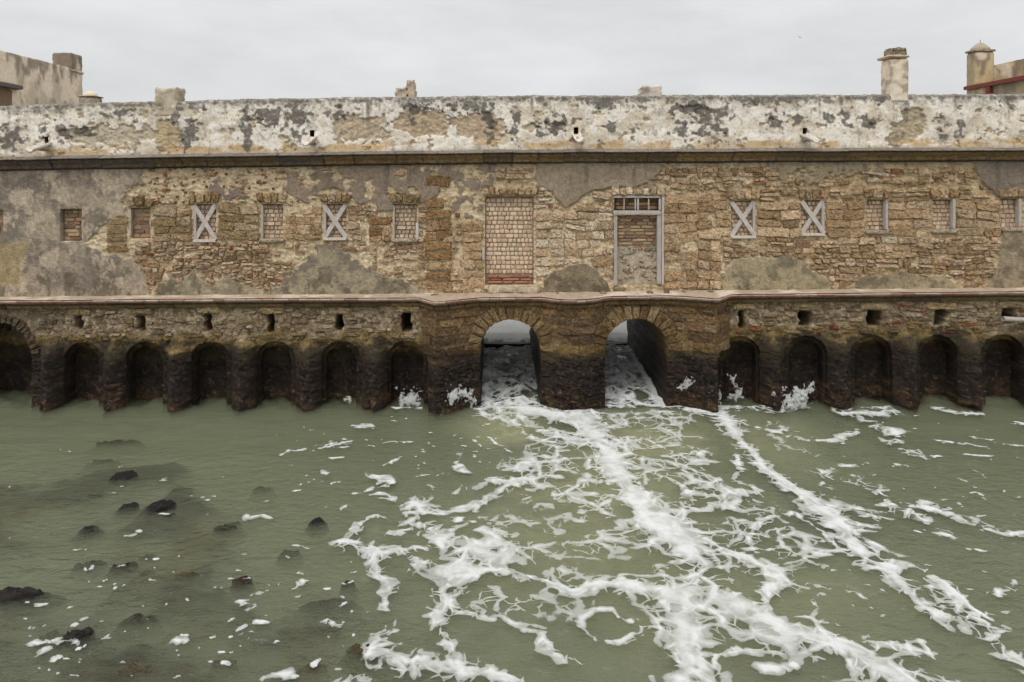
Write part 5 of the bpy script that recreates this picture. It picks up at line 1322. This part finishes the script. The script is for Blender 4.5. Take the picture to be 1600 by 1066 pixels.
# foam strokes traced from the photograph: (points in pixels with widths, strength)
def z7(p): return [(500 + a / 2.5, 640 + b / 2.5, w / 2.5) for (a, b, w) in p]
def z8(p): return [(960 + a / 2.5, 640 + b / 2.5, w / 2.5) for (a, b, w) in p]
STROKES = [
    (z7([(760, 5, 120), (880, 30, 150), (1000, 40, 170), (1080, 100, 130), (1130, 170, 110), (1165, 250, 115), (1200, 330, 130), (1300, 430, 165), (1400, 520, 190), (1450, 580, 180)]), 1.08),
    (z8([(150, 400, 170), (250, 480, 170), (300, 560, 160), (330, 660, 150), (430, 750, 160), (560, 820, 160), (700, 880, 170), (850, 930, 160), (1000, 990, 150), (1120, 1060, 130)]), 0.98),
    (z8([(330, 660, 150), (250, 740, 170), (260, 830, 160), (275, 930, 130), (290, 1000, 120), (310, 1080, 140)]), 0.98),
    (z8([(350, 520, 50), (450, 560, 45), (560, 610, 60), (640, 650, 95), (600, 730, 70), (575, 790, 30)]), 1.0),
    (z8([(640, 640, 80), (760, 600, 40), (860, 560, 40), (900, 545, 20)]), 0.95), (z8([(520, 545, 26), (700, 548, 20), (860, 560, 30)]), 0.9),
    (z8([(700, 690, 16), (850, 710, 20), (960, 730, 16), (1010, 750, 10)]), 0.85), (z8([(800, 725, 22), (770, 780, 18), (760, 820, 35), (840, 845, 20)]), 0.85), (z8([(620, 805, 14), (760, 810, 14)]), 0.8),
    (z8([(330, 10, 90), (410, 20, 90), (450, 70, 60), (490, 120, 36), (540, 170, 40), (600, 240, 42), (700, 310, 66), (800, 380, 90), (880, 450, 95), (930, 520, 76), (1000, 590, 86), (1100, 620, 80)]), 1.05),
    (z8([(1000, 560, 60), (1100, 590, 66), (1200, 615, 66), (1290, 690, 50), (1370, 760, 56), (1430, 820, 80), (1490, 900, 50), (1540, 970, 66), (1610, 1030, 70)]), 0.95),
    (z8([(1110, 660, 70), (1180, 730, 60), (1240, 780, 56), (1310, 830, 70), (1400, 850, 70)]), 0.95), (z8([(1250, 700, 24), (1310, 790, 18)]), 0.8),
    (z8([(820, 260, 110), (900, 290, 130), (1000, 320, 110), (1030, 370, 80), (960, 420, 90), (980, 500, 70), (1080, 590, 60)]), 0.75),
    (z8([(1040, 360, 70), (1150, 400, 50), (1220, 460, 60), (1300, 490, 30)]), 0.75), (z8([(1120, 370, 30), (1280, 400, 50), (1400, 440, 50), (1500, 480, 36), (1600, 490, 26)]), 0.75), (z8([(1200, 370, 30), (1260, 360, 40), (1330, 355, 22)]), 0.75),
    (z8([(1030, 65, 40), (1090, 90, 90), (1080, 140, 40), (1140, 165, 50), (1190, 180, 40)]), 0.72), (z8([(1190, 160, 18), (1200, 195, 24)]), 0.75),
    (z8([(620, 85, 20), (720, 120, 26), (850, 122, 34), (930, 95, 20), (955, 78, 10)]), 0.95), (z8([(560, 75, 18), (640, 50, 24), (660, 90, 26), (720, 115, 24)]), 0.8),
    (z8([(900, 10, 60), (1000, 15, 60), (1100, 10, 40)]), 0.7), (z8([(1270, 0, 30), (1340, 20, 40), (1440, 15, 30)]), 0.75), (z8([(950, 20, 26), (985, 45, 24), (1040, 50, 20)]), 0.8),
    (z8([(0, 170, 60), (100, 190, 26), (260, 230, 30), (400, 290, 26), (440, 340, 40), (480, 370, 30)]), 0.85), (z8([(150, 400, 60), (330, 400, 50), (450, 380, 60), (500, 330, 40), (560, 320, 26)]), 0.9),
    (z8([(120, 120, 18), (230, 170, 26), (330, 190, 22), (360, 150, 24)]), 0.8), (z8([(60, 220, 30), (180, 270, 24), (300, 330, 30), (420, 350, 34)]), 0.85), (z8([(30, 60, 60), (120, 30, 60), (210, 30, 50), (230, 70, 30)]), 0.8), (z8([(480, 190, 22), (490, 240, 24), (460, 290, 26), (540, 300, 24), (560, 340, 16)]), 0.8),
    (z8([(520, 520, 18), (550, 470, 30), (590, 430, 36), (620, 420, 14), (700, 410, 14), (790, 460, 12), (850, 510, 14), (890, 550, 14)]), 0.8), (z8([(610, 440, 10), (650, 480, 10), (690, 525, 10)]), 0.75),
    (z8([(380, 990, 24), (400, 960, 18), (480, 935, 22), (580, 945, 26), (660, 960, 20)]), 0.95), (z8([(560, 1010, 40), (640, 1030, 36), (720, 1010, 40)]), 0.8), (z8([(1040, 940, 60), (1130, 930, 40), (1220, 960, 40), (1190, 910, 24)]), 0.85), (z8([(1150, 1030, 30), (1260, 1050, 40), (1340, 1060, 24)]), 0.8),
    (z8([(1480, 730, 14), (1530, 690, 30), (1560, 660, 16)]), 0.8), (z8([(1280, 600, 16), (1310, 625, 12)]), 0.7), (z8([(1380, 548, 18), (1450, 556, 20)]), 0.7), (z8([(1430, 330, 16), (1450, 355, 14)]), 0.7), (z8([(1430, 250, 20), (1465, 270, 16)]), 0.75), (z8([(1340, 275, 14), (1370, 284, 12)]), 0.75),
    (z8([(1370, 180, 16), (1470, 182, 14)]), 0.75), (z8([(1350, 130, 16), (1450, 150, 14)]), 0.75), (z8([(1400, 110, 22), (1460, 116, 16)]), 0.75), (z8([(1230, 110, 18), (1310, 125, 12)]), 0.75), (z8([(1510, 130, 14), (1600, 140, 14)]), 0.75), (z8([(1550, 45, 24), (1600, 60, 30)]), 0.75), (z8([(900, 215, 30), (1000, 215, 36)]), 0.7), (z8([(1110, 220, 18), (1140, 222, 16)]), 0.75),
    # left half
    (z7([(790, 225, 90), (820, 270, 70), (740, 290, 60), (690, 280, 50), (700, 320, 40), (640, 360, 40), (590, 385, 40), (480, 405, 24), (400, 410, 40)]), 0.92),
    (z7([(520, 330, 30), (560, 310, 40), (620, 300, 50), (690, 285, 40)]), 0.8), (z7([(380, 350, 70), (390, 400, 90), (350, 430, 60)]), 0.72), (z7([(300, 480, 40), (360, 450, 50), (440, 480, 90), (520, 520, 120), (600, 560, 150), (680, 590, 120), (740, 560, 60)]), 0.9), (z7([(560, 430, 40), (520, 440, 30), (600, 440, 26)]), 0.72), (z7([(640, 480, 90), (700, 470, 60), (690, 540, 90)]), 0.8),
    (z7([(360, 590, 30), (400, 630, 60), (500, 650, 110), (560, 620, 100)]), 0.95), (z7([(480, 660, 80), (455, 720, 50), (500, 760, 60), (470, 810, 60), (465, 850, 40), (490, 900, 30), (505, 945, 16)]), 0.95),
    (z7([(560, 640, 90), (680, 630, 70), (780, 650, 46), (860, 675, 40), (960, 708, 44), (1060, 700, 44), (1180, 690, 60), (1300, 700, 90), (1400, 740, 140)]), 1.05),
    (z7([(510, 750, 50), (560, 790, 40), (640, 820, 36), (760, 850, 44), (830, 870, 56), (880, 930, 46), (960, 980, 40), (1020, 1010, 24)]), 0.95),
    (z7([(1130, 785, 16), (1060, 785, 16), (1010, 805, 20), (1020, 850, 18), (1060, 880, 16), (1090, 912, 12)]), 0.85), (z7([(1140, 790, 14), (1170, 820, 14), (1212, 838, 10)]), 0.8), (z7([(1130, 903, 12), (1190, 918, 26), (1240, 890, 16), (1250, 870, 20), (1310, 860, 26)]), 0.85),
    (z7([(270, 425, 14), (210, 420, 16), (165, 440, 22), (120, 490, 36), (110, 520, 50), (170, 550, 70), (230, 560, 60), (300, 550, 40), (380, 540, 36)]), 0.95),
    (z7([(200, 590, 40), (215, 650, 40), (235, 690, 60), (235, 750, 40), (225, 790, 40), (285, 800, 40), (290, 860, 34), (260, 905, 70), (220, 960, 80), (310, 980, 60), (330, 1020, 40)]), 0.9), (z7([(380, 970, 50), (450, 1000, 80), (540, 1020, 80), (600, 1040, 50), (700, 1055, 46), (760, 1065, 40)]), 1.0), (z7([(90, 1040, 50), (150, 1040, 60)]), 0.75),
    (z7([(190, 250, 40), (240, 260, 44), (270, 290, 40), (230, 320, 60), (280, 350, 40), (320, 370, 22)]), 0.72), (z7([(130, 330, 10), (200, 310, 30), (260, 330, 30)]), 0.75), (z7([(290, 190, 20), (260, 215, 18)]), 0.75), (z7([(535, 180, 30), (540, 220, 36), (570, 250, 22)]), 0.72), (z7([(600, 170, 14), (615, 200, 12)]), 0.6),
    (z7([(0, 152, 16), (60, 140, 18), (120, 125, 12)]), 0.7), (z7([(130, 62, 24), (200, 66, 20)]), 0.75), (z7([(240, 130, 14), (360, 126, 12)]), 0.6), (z7([(590, 120, 8), (640, 150, 10), (700, 165, 8)]), 0.7), (z7([(640, 105, 8), (700, 140, 12), (750, 165, 10)]), 0.7), (z7([(90, 395, 20), (110, 380, 14)]), 0.75),
    (z7([(0, 240, 30), (10, 280, 26)]), 0.75), (z7([(50, 190, 22), (90, 186, 12)]), 0.75), (z7([(640, 20, 50), (740, 50, 40), (800, 90, 30), (900, 130, 30)]), 0.7), (z7([(690, 5, 20), (780, 40, 40), (860, 90, 40), (960, 110, 50), (1030, 130, 60)]), 0.85),
    ([(752, 640, 12), (800, 636, 26), (840, 638, 20)], 0.9), ([(1040, 636, 12), (1080, 637, 26), (1120, 634, 36), (1160, 632, 26), (1210, 636, 30), (1240, 628, 30), (1275, 632, 14)], 0.95), ([(618, 636, 14), (660, 636, 14)], 0.75), ([(1325, 632, 16), (1370, 638, 20), (1400, 636, 10)], 0.62),
    ([(470, 706, 6), (500, 696, 8), (545, 690, 8)], 0.72), ([(440, 716, 6), (452, 708, 6)], 0.7), ([(485, 740, 14), (498, 748, 12), (505, 738, 10)], 0.72), ([(383, 806, 8), (392, 812, 10), (412, 808, 6), (424, 814, 6)], 0.78), ([(380, 938, 10), (392, 948, 18), (392, 960, 12)], 0.8), ([(460, 918, 6), (474, 908, 10), (490, 902, 6)], 0.75), ([(340, 922, 10), (352, 925, 8)], 0.75), ([(262, 1006, 12), (275, 1010, 10)], 0.75), ([(82, 1008, 12), (110, 1010, 8)], 0.75), ([(60, 1026, 14), (70, 1024, 12)], 0.72), ([(38, 1018, 6), (60, 1010, 8), (70, 1006, 6)], 0.72), ([(132, 972, 8), (146, 966, 8)], 0.72), ([(420, 1054, 12), (440, 1052, 14)], 0.72), ([(195, 838, 5), (215, 834, 6)], 0.7), ([(0, 842, 5), (18, 840, 4)], 0.7), ([(513, 978, 8), (530, 984, 10)], 0.72),
]
fxs = np.arange(-12.6, 13.3, 0.026); fys = np.concatenate([np.arange(-9.7, -0.30, 0.026), np.arange(-0.30, 4.7, 0.04), np.arange(4.7, 16, 0.25)])
FX, FY = np.meshgrid(fxs, fys)
wx_ = FX + (fbm(FX * 2.2, FY * 2.2, 3, 280) - 0.5) * 0.22 + (fbm(FX * 9, FY * 9, 2, 281) - 0.5) * 0.06
wy_ = FY + (fbm(FX * 2.2 + 40, FY * 2.2, 3, 282) - 0.5) * 0.22 + (fbm(FX * 9 + 40, FY * 9, 2, 283) - 0.5) * 0.06
field = np.zeros(FX.shape); halo = np.zeros(FX.shape)
def stamp(pts, s):
    P = []
    for (a, b, w) in pts:
        X_, Y_ = at_water(a, max(b, 560)); P.append((float(X_), float(Y_), 0.5 * w * (D + float(Y_)) / F * 1.12))
    for (ax, ay, aw), (bx_, by_, bw) in zip(P[:-1], P[1:]):
        pad = max(aw, bw) * 2.2 + 0.25
        i0, i1 = np.searchsorted(fys, [min(ay, by_) - pad, max(ay, by_) + pad]); j0, j1 = np.searchsorted(fxs, [min(ax, bx_) - pad, max(ax, bx_) + pad])
        if i1 <= i0 or j1 <= j0: continue
        sx, sy = wx_[i0:i1, j0:j1], wy_[i0:i1, j0:j1]
        ex, ey = bx_ - ax, by_ - ay
        t = np.clip(((sx - ax) * ex + (sy - ay) * ey) / (ex * ex + ey * ey + 1e-9), 0, 1)
        w = aw + (bw - aw) * t
        d = np.hypot(sx - ax - t * ex, sy - ay - t * ey)
        u = 0.92 * s * np.clip(1.0 - 0.46 * (d / w) ** 1.7, 0, 1); u = np.maximum(u, 0.42 * min(1.0, s) * np.clip(1.5 - 0.75 * d / (w + np.minimum(0.22, 0.9 * w)), 0, 1))
        field[i0:i1, j0:j1] = np.maximum(field[i0:i1, j0:j1], u)
        halo[i0:i1, j0:j1] = np.maximum(halo[i0:i1, j0:j1], np.clip(1 - d / (w + 0.35), 0, 1) * min(1, s))
for pts, s in STROKES: stamp(pts, s)
# lace of thin foam round the main streams
reg = np.zeros(FX.shape)
for (a, b, rx, ry, s) in ((900, 760, 130, 110, 1.0), (1050, 740, 150, 110, 0.9), (880, 930, 200, 80, 0.65), (1180, 820, 160, 90, 0.8), (780, 840, 180, 70, 0.8), (1250, 920, 160, 90, 0.45), (980, 680, 180, 50, 1.0), (1240, 690, 90, 40, 0.7), (1300, 1000, 200, 60, 0.4), (700, 740, 130, 60, 0.4)):
    cx, cy = at_water(a, b); ex, _ = at_water(a + rx, b); _, ey = at_water(a, b - ry); _, ey2 = at_water(a, b + ry)
    reg = np.maximum(reg, s * sstep(1.2, 0.3, np.hypot((FX - cx) / (ex - cx), (FY - cy) / ((ey - ey2) / 2))))
field = np.maximum(field, 0.50 * np.clip(reg + (fbm(FX * 0.9, FY * 0.9, 3, 296) - 0.5) * 0.9, 0, 1))
# holes torn in the thick foam
tear = sstep(0.56, 0.68, fbm(FX * 2.4, FY * 3.2, 4, 297)) * sstep(1.2, 0.6, field)
field = field * (1 - 0.6 * tear)
# drifting flecks
fl = np.random.default_rng(5)
def fleck(a, b, r0, el, s=0.75):
    X_, Y_ = at_water(a, b); rx = r0 * el; ang = 0.25 + (fl.random() - 0.5) * 0.9; pad = rx * 1.6 + 0.05
    i0, i1 = np.searchsorted(fys, [Y_ - pad, Y_ + pad]); j0, j1 = np.searchsorted(fxs, [X_ - pad, X_ + pad])
    if i1 <= i0 or j1 <= j0: return
    dx, dy = wx_[i0:i1, j0:j1] - X_, wy_[i0:i1, j0:j1] - Y_
    wxo = (wx_ - FX)[(i0 + i1) // 2, (j0 + j1) // 2]; wyo = (wy_ - FY)[(i0 + i1) // 2, (j0 + j1) // 2]
    dx = dx - wxo; dy = dy - wyo
    u = (dx * math.cos(ang) + dy * math.sin(ang)) / rx; v_ = (-dx * math.sin(ang) + dy * math.cos(ang)) / r0
    field[i0:i1, j0:j1] = np.maximum(field[i0:i1, j0:j1], s * np.clip(1.25 - 0.6 * (u * u + v_ * v_), 0, 1))
for k in range(520):
    t = fl.random()
    if t < 0.62: a, b = fl.random() * 560, 660 + 400 * fl.random() ** 0.8; 
    elif t < 0.8: a, b = 460 + 330 * fl.random(), 648 + 120 * fl.random()
    else: a, b = 1280 + 330 * fl.random(), 640 + 330 * fl.random() ** 1.3
    if b < 700 and a < 420: continue
    if a < 560 and fbm(np.array([a / 120.0]), np.array([b / 60.0]), 2, 77)[0] < 0.42: continue
    fleck(a, b, 0.010 + 0.024 * fl.random() ** 3, 1.2 + 2.2 * fl.random() ** 1.5, 0.58 + 0.3 * fl.random())
# in the culverts: choppy white water; beyond them a sheet of foam
inx = (sstep(PX(740), PX(752), FX) * sstep(PX(855), PX(843), FX) + sstep(PX(936), PX(948), FX) * sstep(PX(1053), PX(1041), FX))
tun = sstep(-0.75, -0.3, FY) * sstep(4.5, 4.3, FY) * inx
rid = np.abs(fbm(FX * 2.2 + 0.3 * FY, FY * 1.8, 4, 298) - 0.5) * 2
tf = 0.5 + sstep(0.26, 0.0, rid) * 0.55 + 0.2 * sstep(0.45, 0.7, fbm(FX * 5, FY * 4, 3, 299))
field = np.maximum(field, tun * tf * (0.8 + 0.25 * sstep(1.0, -0.5, FY)))
edge = np.exp(-((FX - 4.0) / 0.22) ** 2) + np.exp(-((FX + 0.2) / 0.25) ** 2) * 0.8
field = np.maximum(field, tun * edge * (0.75 + 0.5 * fbm(FX * 5, FY * 2, 3, 301)))
back = sstep(4.75, 5.1, FY)
field = np.maximum(field, back * (1.25 + 0.3 * fbm(FX * 0.8, FY * 0.8, 3, 302)))
# veil of bubbles in the jets
veil = np.zeros(FX.shape)
for (a, b, rx, ry, s) in ((800, 655, 60, 22, 0.36), (1050, 680, 80, 30, 0.34), (990, 660, 90, 24, 0.36), (1240, 660, 60, 20, 0.2)):
    cx, cy = at_water(a, b); ex, _ = at_water(a + rx, b); _, ey = at_water(a, b - ry); _, ey2 = at_water(a, b + ry)
    veil = np.maximum(veil, s * sstep(1.2, 0.2, np.hypot((FX - cx) / (ex - cx), (FY - cy) / ((ey - ey2) / 2))))
milk = np.zeros(FX.shape)
for (a, b, rx, ry, s) in ((800, 665, 90, 40, 0.62), (1020, 690, 140, 60, 0.5), (940, 760, 250, 120, 0.42), (900, 850, 360, 150, 0.32), (1200, 690, 140, 60, 0.28), (1100, 940, 450, 150, 0.22)):
    cx, cy = at_water(a, b); ex, _ = at_water(a + rx, b); _, ey = at_water(a, b - ry); _, ey2 = at_water(a, b + ry)
    milk = np.maximum(milk, s * sstep(1.25, 0.0, np.hypot((FX - cx) / (ex - cx), (FY - cy) / ((ey - ey2) / 2)) + (fbm(FX * 0.9, FY * 1.2, 4, 305) - 0.5) * 0.7))
milk *= sstep(-0.2, -0.6, FY)
field = np.maximum(field, veil)
FZ = wave(FX, FY) + 0.010 + 0.07 * np.clip(field - 0.6, 0, 0.6) * fbm(FX * 2.6, FY * 2.6, 3, 306) + 0.014 * np.clip(field - 0.45, 0, 1) * (0.6 + 0.8 * fbm(FX * 5, FY * 5, 3, 303)) + back * (0.34 + 0.1 * (fbm(FX * 0.6, FY * 0.6, 2, 304)))
thr = 0.16
fm = np.maximum(field, milk * 10)
cm = np.maximum(np.maximum(fm[:-1, :-1], fm[1:, 1:]), np.maximum(fm[:-1, 1:], fm[1:, :-1])) > thr
# nothing inside the masonry
cX = (FX[:-1, :-1] + FX[1:, 1:]) / 2; cY = (FY[:-1, :-1] + FY[1:, 1:]) / 2
t1 = (cX > PX(751, -.47)) & (cX < PX(844, -.47)); t2 = (cX > PX(946.5, -.47)) & (cX < PX(1042, -.47))
cm &= ~((cY > -0.42) & (cY < 4.6) & ~(t1 | t2)) & ~((cY >= 4.6) & ((cX < -6) | (cX > 10)))
ff = grid_faces(len(fys), len(fxs)).reshape(len(fys) - 1, len(fxs) - 1, 4)[cm][:, ::-1]
used, inv = np.unique(ff, return_inverse=True)
fv = np.stack([FX, FY, FZ], -1).reshape(-1, 3)[used]
foam = mesh("foam", fv, inv.reshape(-1, 4), M_FOAM, None, None, True, {"foam": field.ravel()[used], "milk": milk.ravel()[used]})
tag(foam, "white sea foam streaming from the arches over the green water", "foam", kind="stuff")

# splashes thrown up against the piers
def splash(poly, Yf, seed, thick=0.06):
    p = np.array(poly); x0, y0 = p.min(0) - 4; x1, y1 = p.max(0) + 4
    xs = np.arange(x0, x1, 0.9); ys = np.arange(y0, y1, 0.9); X, Y = np.meshgrid(xs, ys)
    s = poly_sd(X, Y, poly) + (fbm(X / 4.0, Y / 5, 5, seed) - 0.5) * 16
    f = np.clip(0.40 + s / 13.0, 0, 1.0)
    hole = sstep(0.52, 0.66, fbm(X / 3.6, Y / 4.6, 4, seed + 4)); f = f * (1 - 0.75 * hole * sstep(1.15, 0.8, f))
    base = Yf(X) if callable(Yf) else np.full(X.shape, Yf)
    yy = base - 0.03 - thick * np.sqrt(np.clip(f, 0, 1)) * (0.55 + 0.9 * fbm(X / 4, Y / 4, 3, seed + 1))
    V = np.stack([PX(X, base), yy, PZ(Y, base)], -1).reshape(-1, 3)
    k = (np.maximum(np.maximum(f[:-1, :-1], f[1:, 1:]), np.maximum(f[:-1, 1:], f[1:, :-1])) > 0.2)
    ff = grid_faces(len(ys), len(xs)).reshape(len(ys) - 1, len(xs) - 1, 4)[k]
    used, inv = np.unique(ff, return_inverse=True)
    return V[used], inv.reshape(-1, 4), f.ravel()[used]
SPL = [([(621, 606), (640, 610), (657, 604), (658, 622), (656, 636), (626, 637), (622, 620)], -0.26), ([(698, 610), (708, 602), (722, 602), (735, 606), (742, 622), (738, 634), (722, 622), (712, 634), (704, 634), (700, 620)], plan),
       ([(1060, 604), (1066, 588), (1078, 586), (1084, 594), (1074, 604), (1068, 609)], plan), ([(1137, 584), (1148, 586), (1152, 602), (1160, 616), (1158, 624), (1140, 622), (1132, 616), (1146, 608), (1142, 596)], -0.30),
       ([(1116, 640), (1120, 616), (1123, 604), (1126, 620), (1124, 640)], -0.55), ([(1216, 640), (1222, 604), (1228, 612), (1236, 610), (1242, 596), (1248, 606), (1262, 598), (1272, 592), (1272, 606), (1264, 618), (1276, 634), (1240, 642)], -0.52),
       ([(538, 622), (548, 616), (554, 622), (548, 628)], -0.28), ([(1203, 616), (1208, 613), (1209, 618)], -0.6)]
vs, fs, at_, n0 = [], [], [], 0
for i, (poly, Yf) in enumerate(SPL):
    v, f, a = splash(poly, Yf, 400 + i * 7); vs.append(v); fs.append(f + n0); at_.append(a); n0 += len(v)
sp = mesh("foam_spray", np.concatenate(vs), np.concatenate(fs), M_FOAM, None, None, True, {"foam": np.concatenate(at_)})
tag(sp, "white spray splashed up against the dark weedy piers", "spray", kind="stuff")

# rocks in the shallows: px, py, width px, height px, top above (+) or below (-) the water, colour, label
BLK, BRN, OLV, TAN = (32, 28, 26), (60, 46, 34), (98, 84, 46), (126, 102, 68)
ROCKS = [
    (193, 743, 38, 22, 0.05, BLK, "black weedy rock breaking the surface, highest of the clearly dark ones"),
    (250, 789, 46, 28, 0.06, BLK, "largest black weedy rock breaking the surface in the middle of the shallow water"),
    (201, 788, 30, 16, 0.01, BLK, "small black rock just beside the largest black weedy rock"),
    (266, 801, 24, 10, -0.02, BLK, "flat dark rock touching the lower edge of the largest black rock"),
    (140, 825, 36, 22, -0.01, BLK, "dark rock awash, below and left of the paired black rocks"),
    (352, 824, 40, 16, 0.01, BRN, "brown and black flat rock awash between white foam curls"),
    (364, 811, 26, 12, -0.06, BLK, "blurred sunken rock just behind the brown and black flat rock"),
    (496, 815, 24, 16, 0.05, BLK, "single small black rock near the edge of the white foam"),
    (452, 857, 30, 14, -0.03, BLK, "lone sunken dark rock below the single small black rock"),
    (194, 881, 40, 22, 0.0, BLK, "dark pointed rock awash near two sunken rocks"),
    (232, 862, 28, 12, -0.05, BLK, "sunken rock just behind the dark pointed rock"),
    (229, 888, 24, 14, -0.04, BLK, "sunken rock close in front of the dark pointed rock"),
    (291, 896, 36, 16, 0.0, OLV, "olive weed covered rock awash with a rippled edge"),
    (378, 907, 28, 16, 0.03, BRN, "small brown rock breaking the surface above a big foam fleck"),
    (512, 936, 84, 36, -0.03, BRN, "broad brown rock shelf under the water beside the foam edge"),
    (545, 909, 22, 14, 0.0, BLK, "small dark rock behind the broad brown rock shelf"),
    (18, 930, 92, 34, 0.07, BLK, "long black rock ridge cut by the edge of the picture"),
    (122, 992, 42, 28, 0.06, BLK, "black craggy rock with white foam caught on it"),
    (76, 984, 34, 20, -0.02, OLV, "sunken olive rock beside the black craggy rock"),
    (216, 962, 54, 22, -0.01, BRN, "low reddish brown rock with a white fleck at its foot"),
    (566, 1012, 46, 26, 0.02, OLV, "olive rock with ripples streaming round it against the foam"),
    (208, 1038, 60, 44, -0.01, TAN, "tan slab of rock under ripples at the bottom of the picture"),
    (348, 1028, 40, 18, -0.03, TAN, "small tan rock under ripples, between the tan slab and the olive rock"),
    (160, 715, 44, 14, -0.03, BLK, "sunken dark rock second in line from the wall"),
    (182, 686, 60, 12, -0.04, BRN, "sunken long rock nearest to the foot of the wall"),
    (410, 757, 30, 10, -0.05, BLK, "faint sunken rock apart from the others, upper middle of the shallows"),
    (148, 769, 24, 8, -0.03, BLK, "small sunken rock below the highest black rock"),
    (138, 874, 44, 14, -0.04, BLK, "sunken long rock trailing towards the black rock ridge"),
    (485, 1036, 50, 18, -0.03, TAN, "sunken tan rock under bright ripples near the olive rock"),
]
for i, (a, b, w, h, up, c, lab) in enumerate(ROCKS):
    X_, Y_ = at_water(a, b); d = D + Y_; rx = w / 2 * d / F
    ry = max(0.08, h / 2 * d / F / (H / d) * 0.62)
    rz = 0.5 * min(rx, ry) + 0.1
    th = np.linspace(0.02, math.pi - 0.02, 26); ph = np.linspace(0, 2 * math.pi, 41)
    TH, PH = np.meshgrid(th, ph)
    sx, sy, sz = np.sin(TH) * np.cos(PH), np.sin(TH) * np.sin(PH), np.sign(np.cos(TH)) * np.abs(np.cos(TH)) ** 1.0
    n = fbm3(sx * 1.6 + i * 5, sy * 1.6, sz * 1.6, 4, 500 + i); n2 = fbm3(sx * 6 + i, sy * 6, sz * 6, 3, 520 + i)
    r = 0.72 + 0.55 * n + 0.45 * (n2 - 0.5) + 0.22 * (fbm3(sx * 14 + i, sy * 14, sz * 14, 2, 560) - 0.5)
    V = np.stack([sx * r * rx * 1.1, sy * r * ry * 1.1, sz * r * rz], -1)
    V[..., 2] -= V[..., 2].max()
    V[..., 2] = np.where(V[..., 2] > -0.5 * rz, V[..., 2] * 0.55, V[..., 2] + 0.225 * rz)
    V[..., 2] += (fbm3(V[..., 0] * 14 + i, V[..., 1] * 14, V[..., 2] * 0, 3, 570) - 0.5) * 0.09
    fl_ = 1 + 0.9 * sstep(0.08, 0.32, -V[..., 2])
    V[..., 0] *= fl_; V[..., 1] *= fl_
    V[-1] = V[0]
    col = mixc(C(*c), C(*c) * 0.5, sstep(0.4, 0.6, n2)); col = mixc(col, C(68, 55, 38), sstep(0.58, 0.7, fbm3(sx * 4, sy * 4 + i, sz * 4, 3, 540)) * 0.6)
    o = mesh("weedy_rock", V.reshape(-1, 3), grid_faces(41, 26), M_ROCK, None, col.reshape(-1, 3))
    o.location = (float(X_), float(Y_), (up + 0.0 if up > -0.015 else up * 0.6 - 0.015)); o.rotation_euler = (0, 0, 0.15)
    tag(o, lab, "rock", "rocks lying in the shallow water")

# a gull far off in the sky
bd = 90.0; bx_, bz_ = cpt(1250, 58.5, bd)
V = [(-0.36, 0.05, 0.24), (-0.16, 0, 0.12), (0, 0.10, 0), (0, -0.12, 0.02), (0.14, 0, 0.02), (0.40, 0.05, -0.18), (-0.14, 0.09, 0.10), (0.14, 0.09, 0.01), (0, -0.02, -0.06), (0, 0, 0.05)]
bm = bmesh.new()
vb = [bm.verts.new(p) for p in V]
for f in ((0, 1, 6), (1, 3, 2, 6), (3, 4, 7, 2), (4, 5, 7), (3, 8, 2, 9)): bm.faces.new([vb[k] for k in f])
me = bpy.data.meshes.new("gull"); bm.to_mesh(me); bm.free(); me.materials.append(M_PAINT)
ca = me.attributes.new("Col", 'FLOAT_COLOR', 'POINT')
for d_ in ca.data: d_.color = (0.2, 0.2, 0.21, 1)
gull = bpy.data.objects.new("gull", me); COL.objects.link(gull); gull.location = (bx_, bd - D, bz_); gull.scale = (0.9, 0.9, 0.9)
tag(gull, "tiny gull gliding high in the grey sky", "bird")
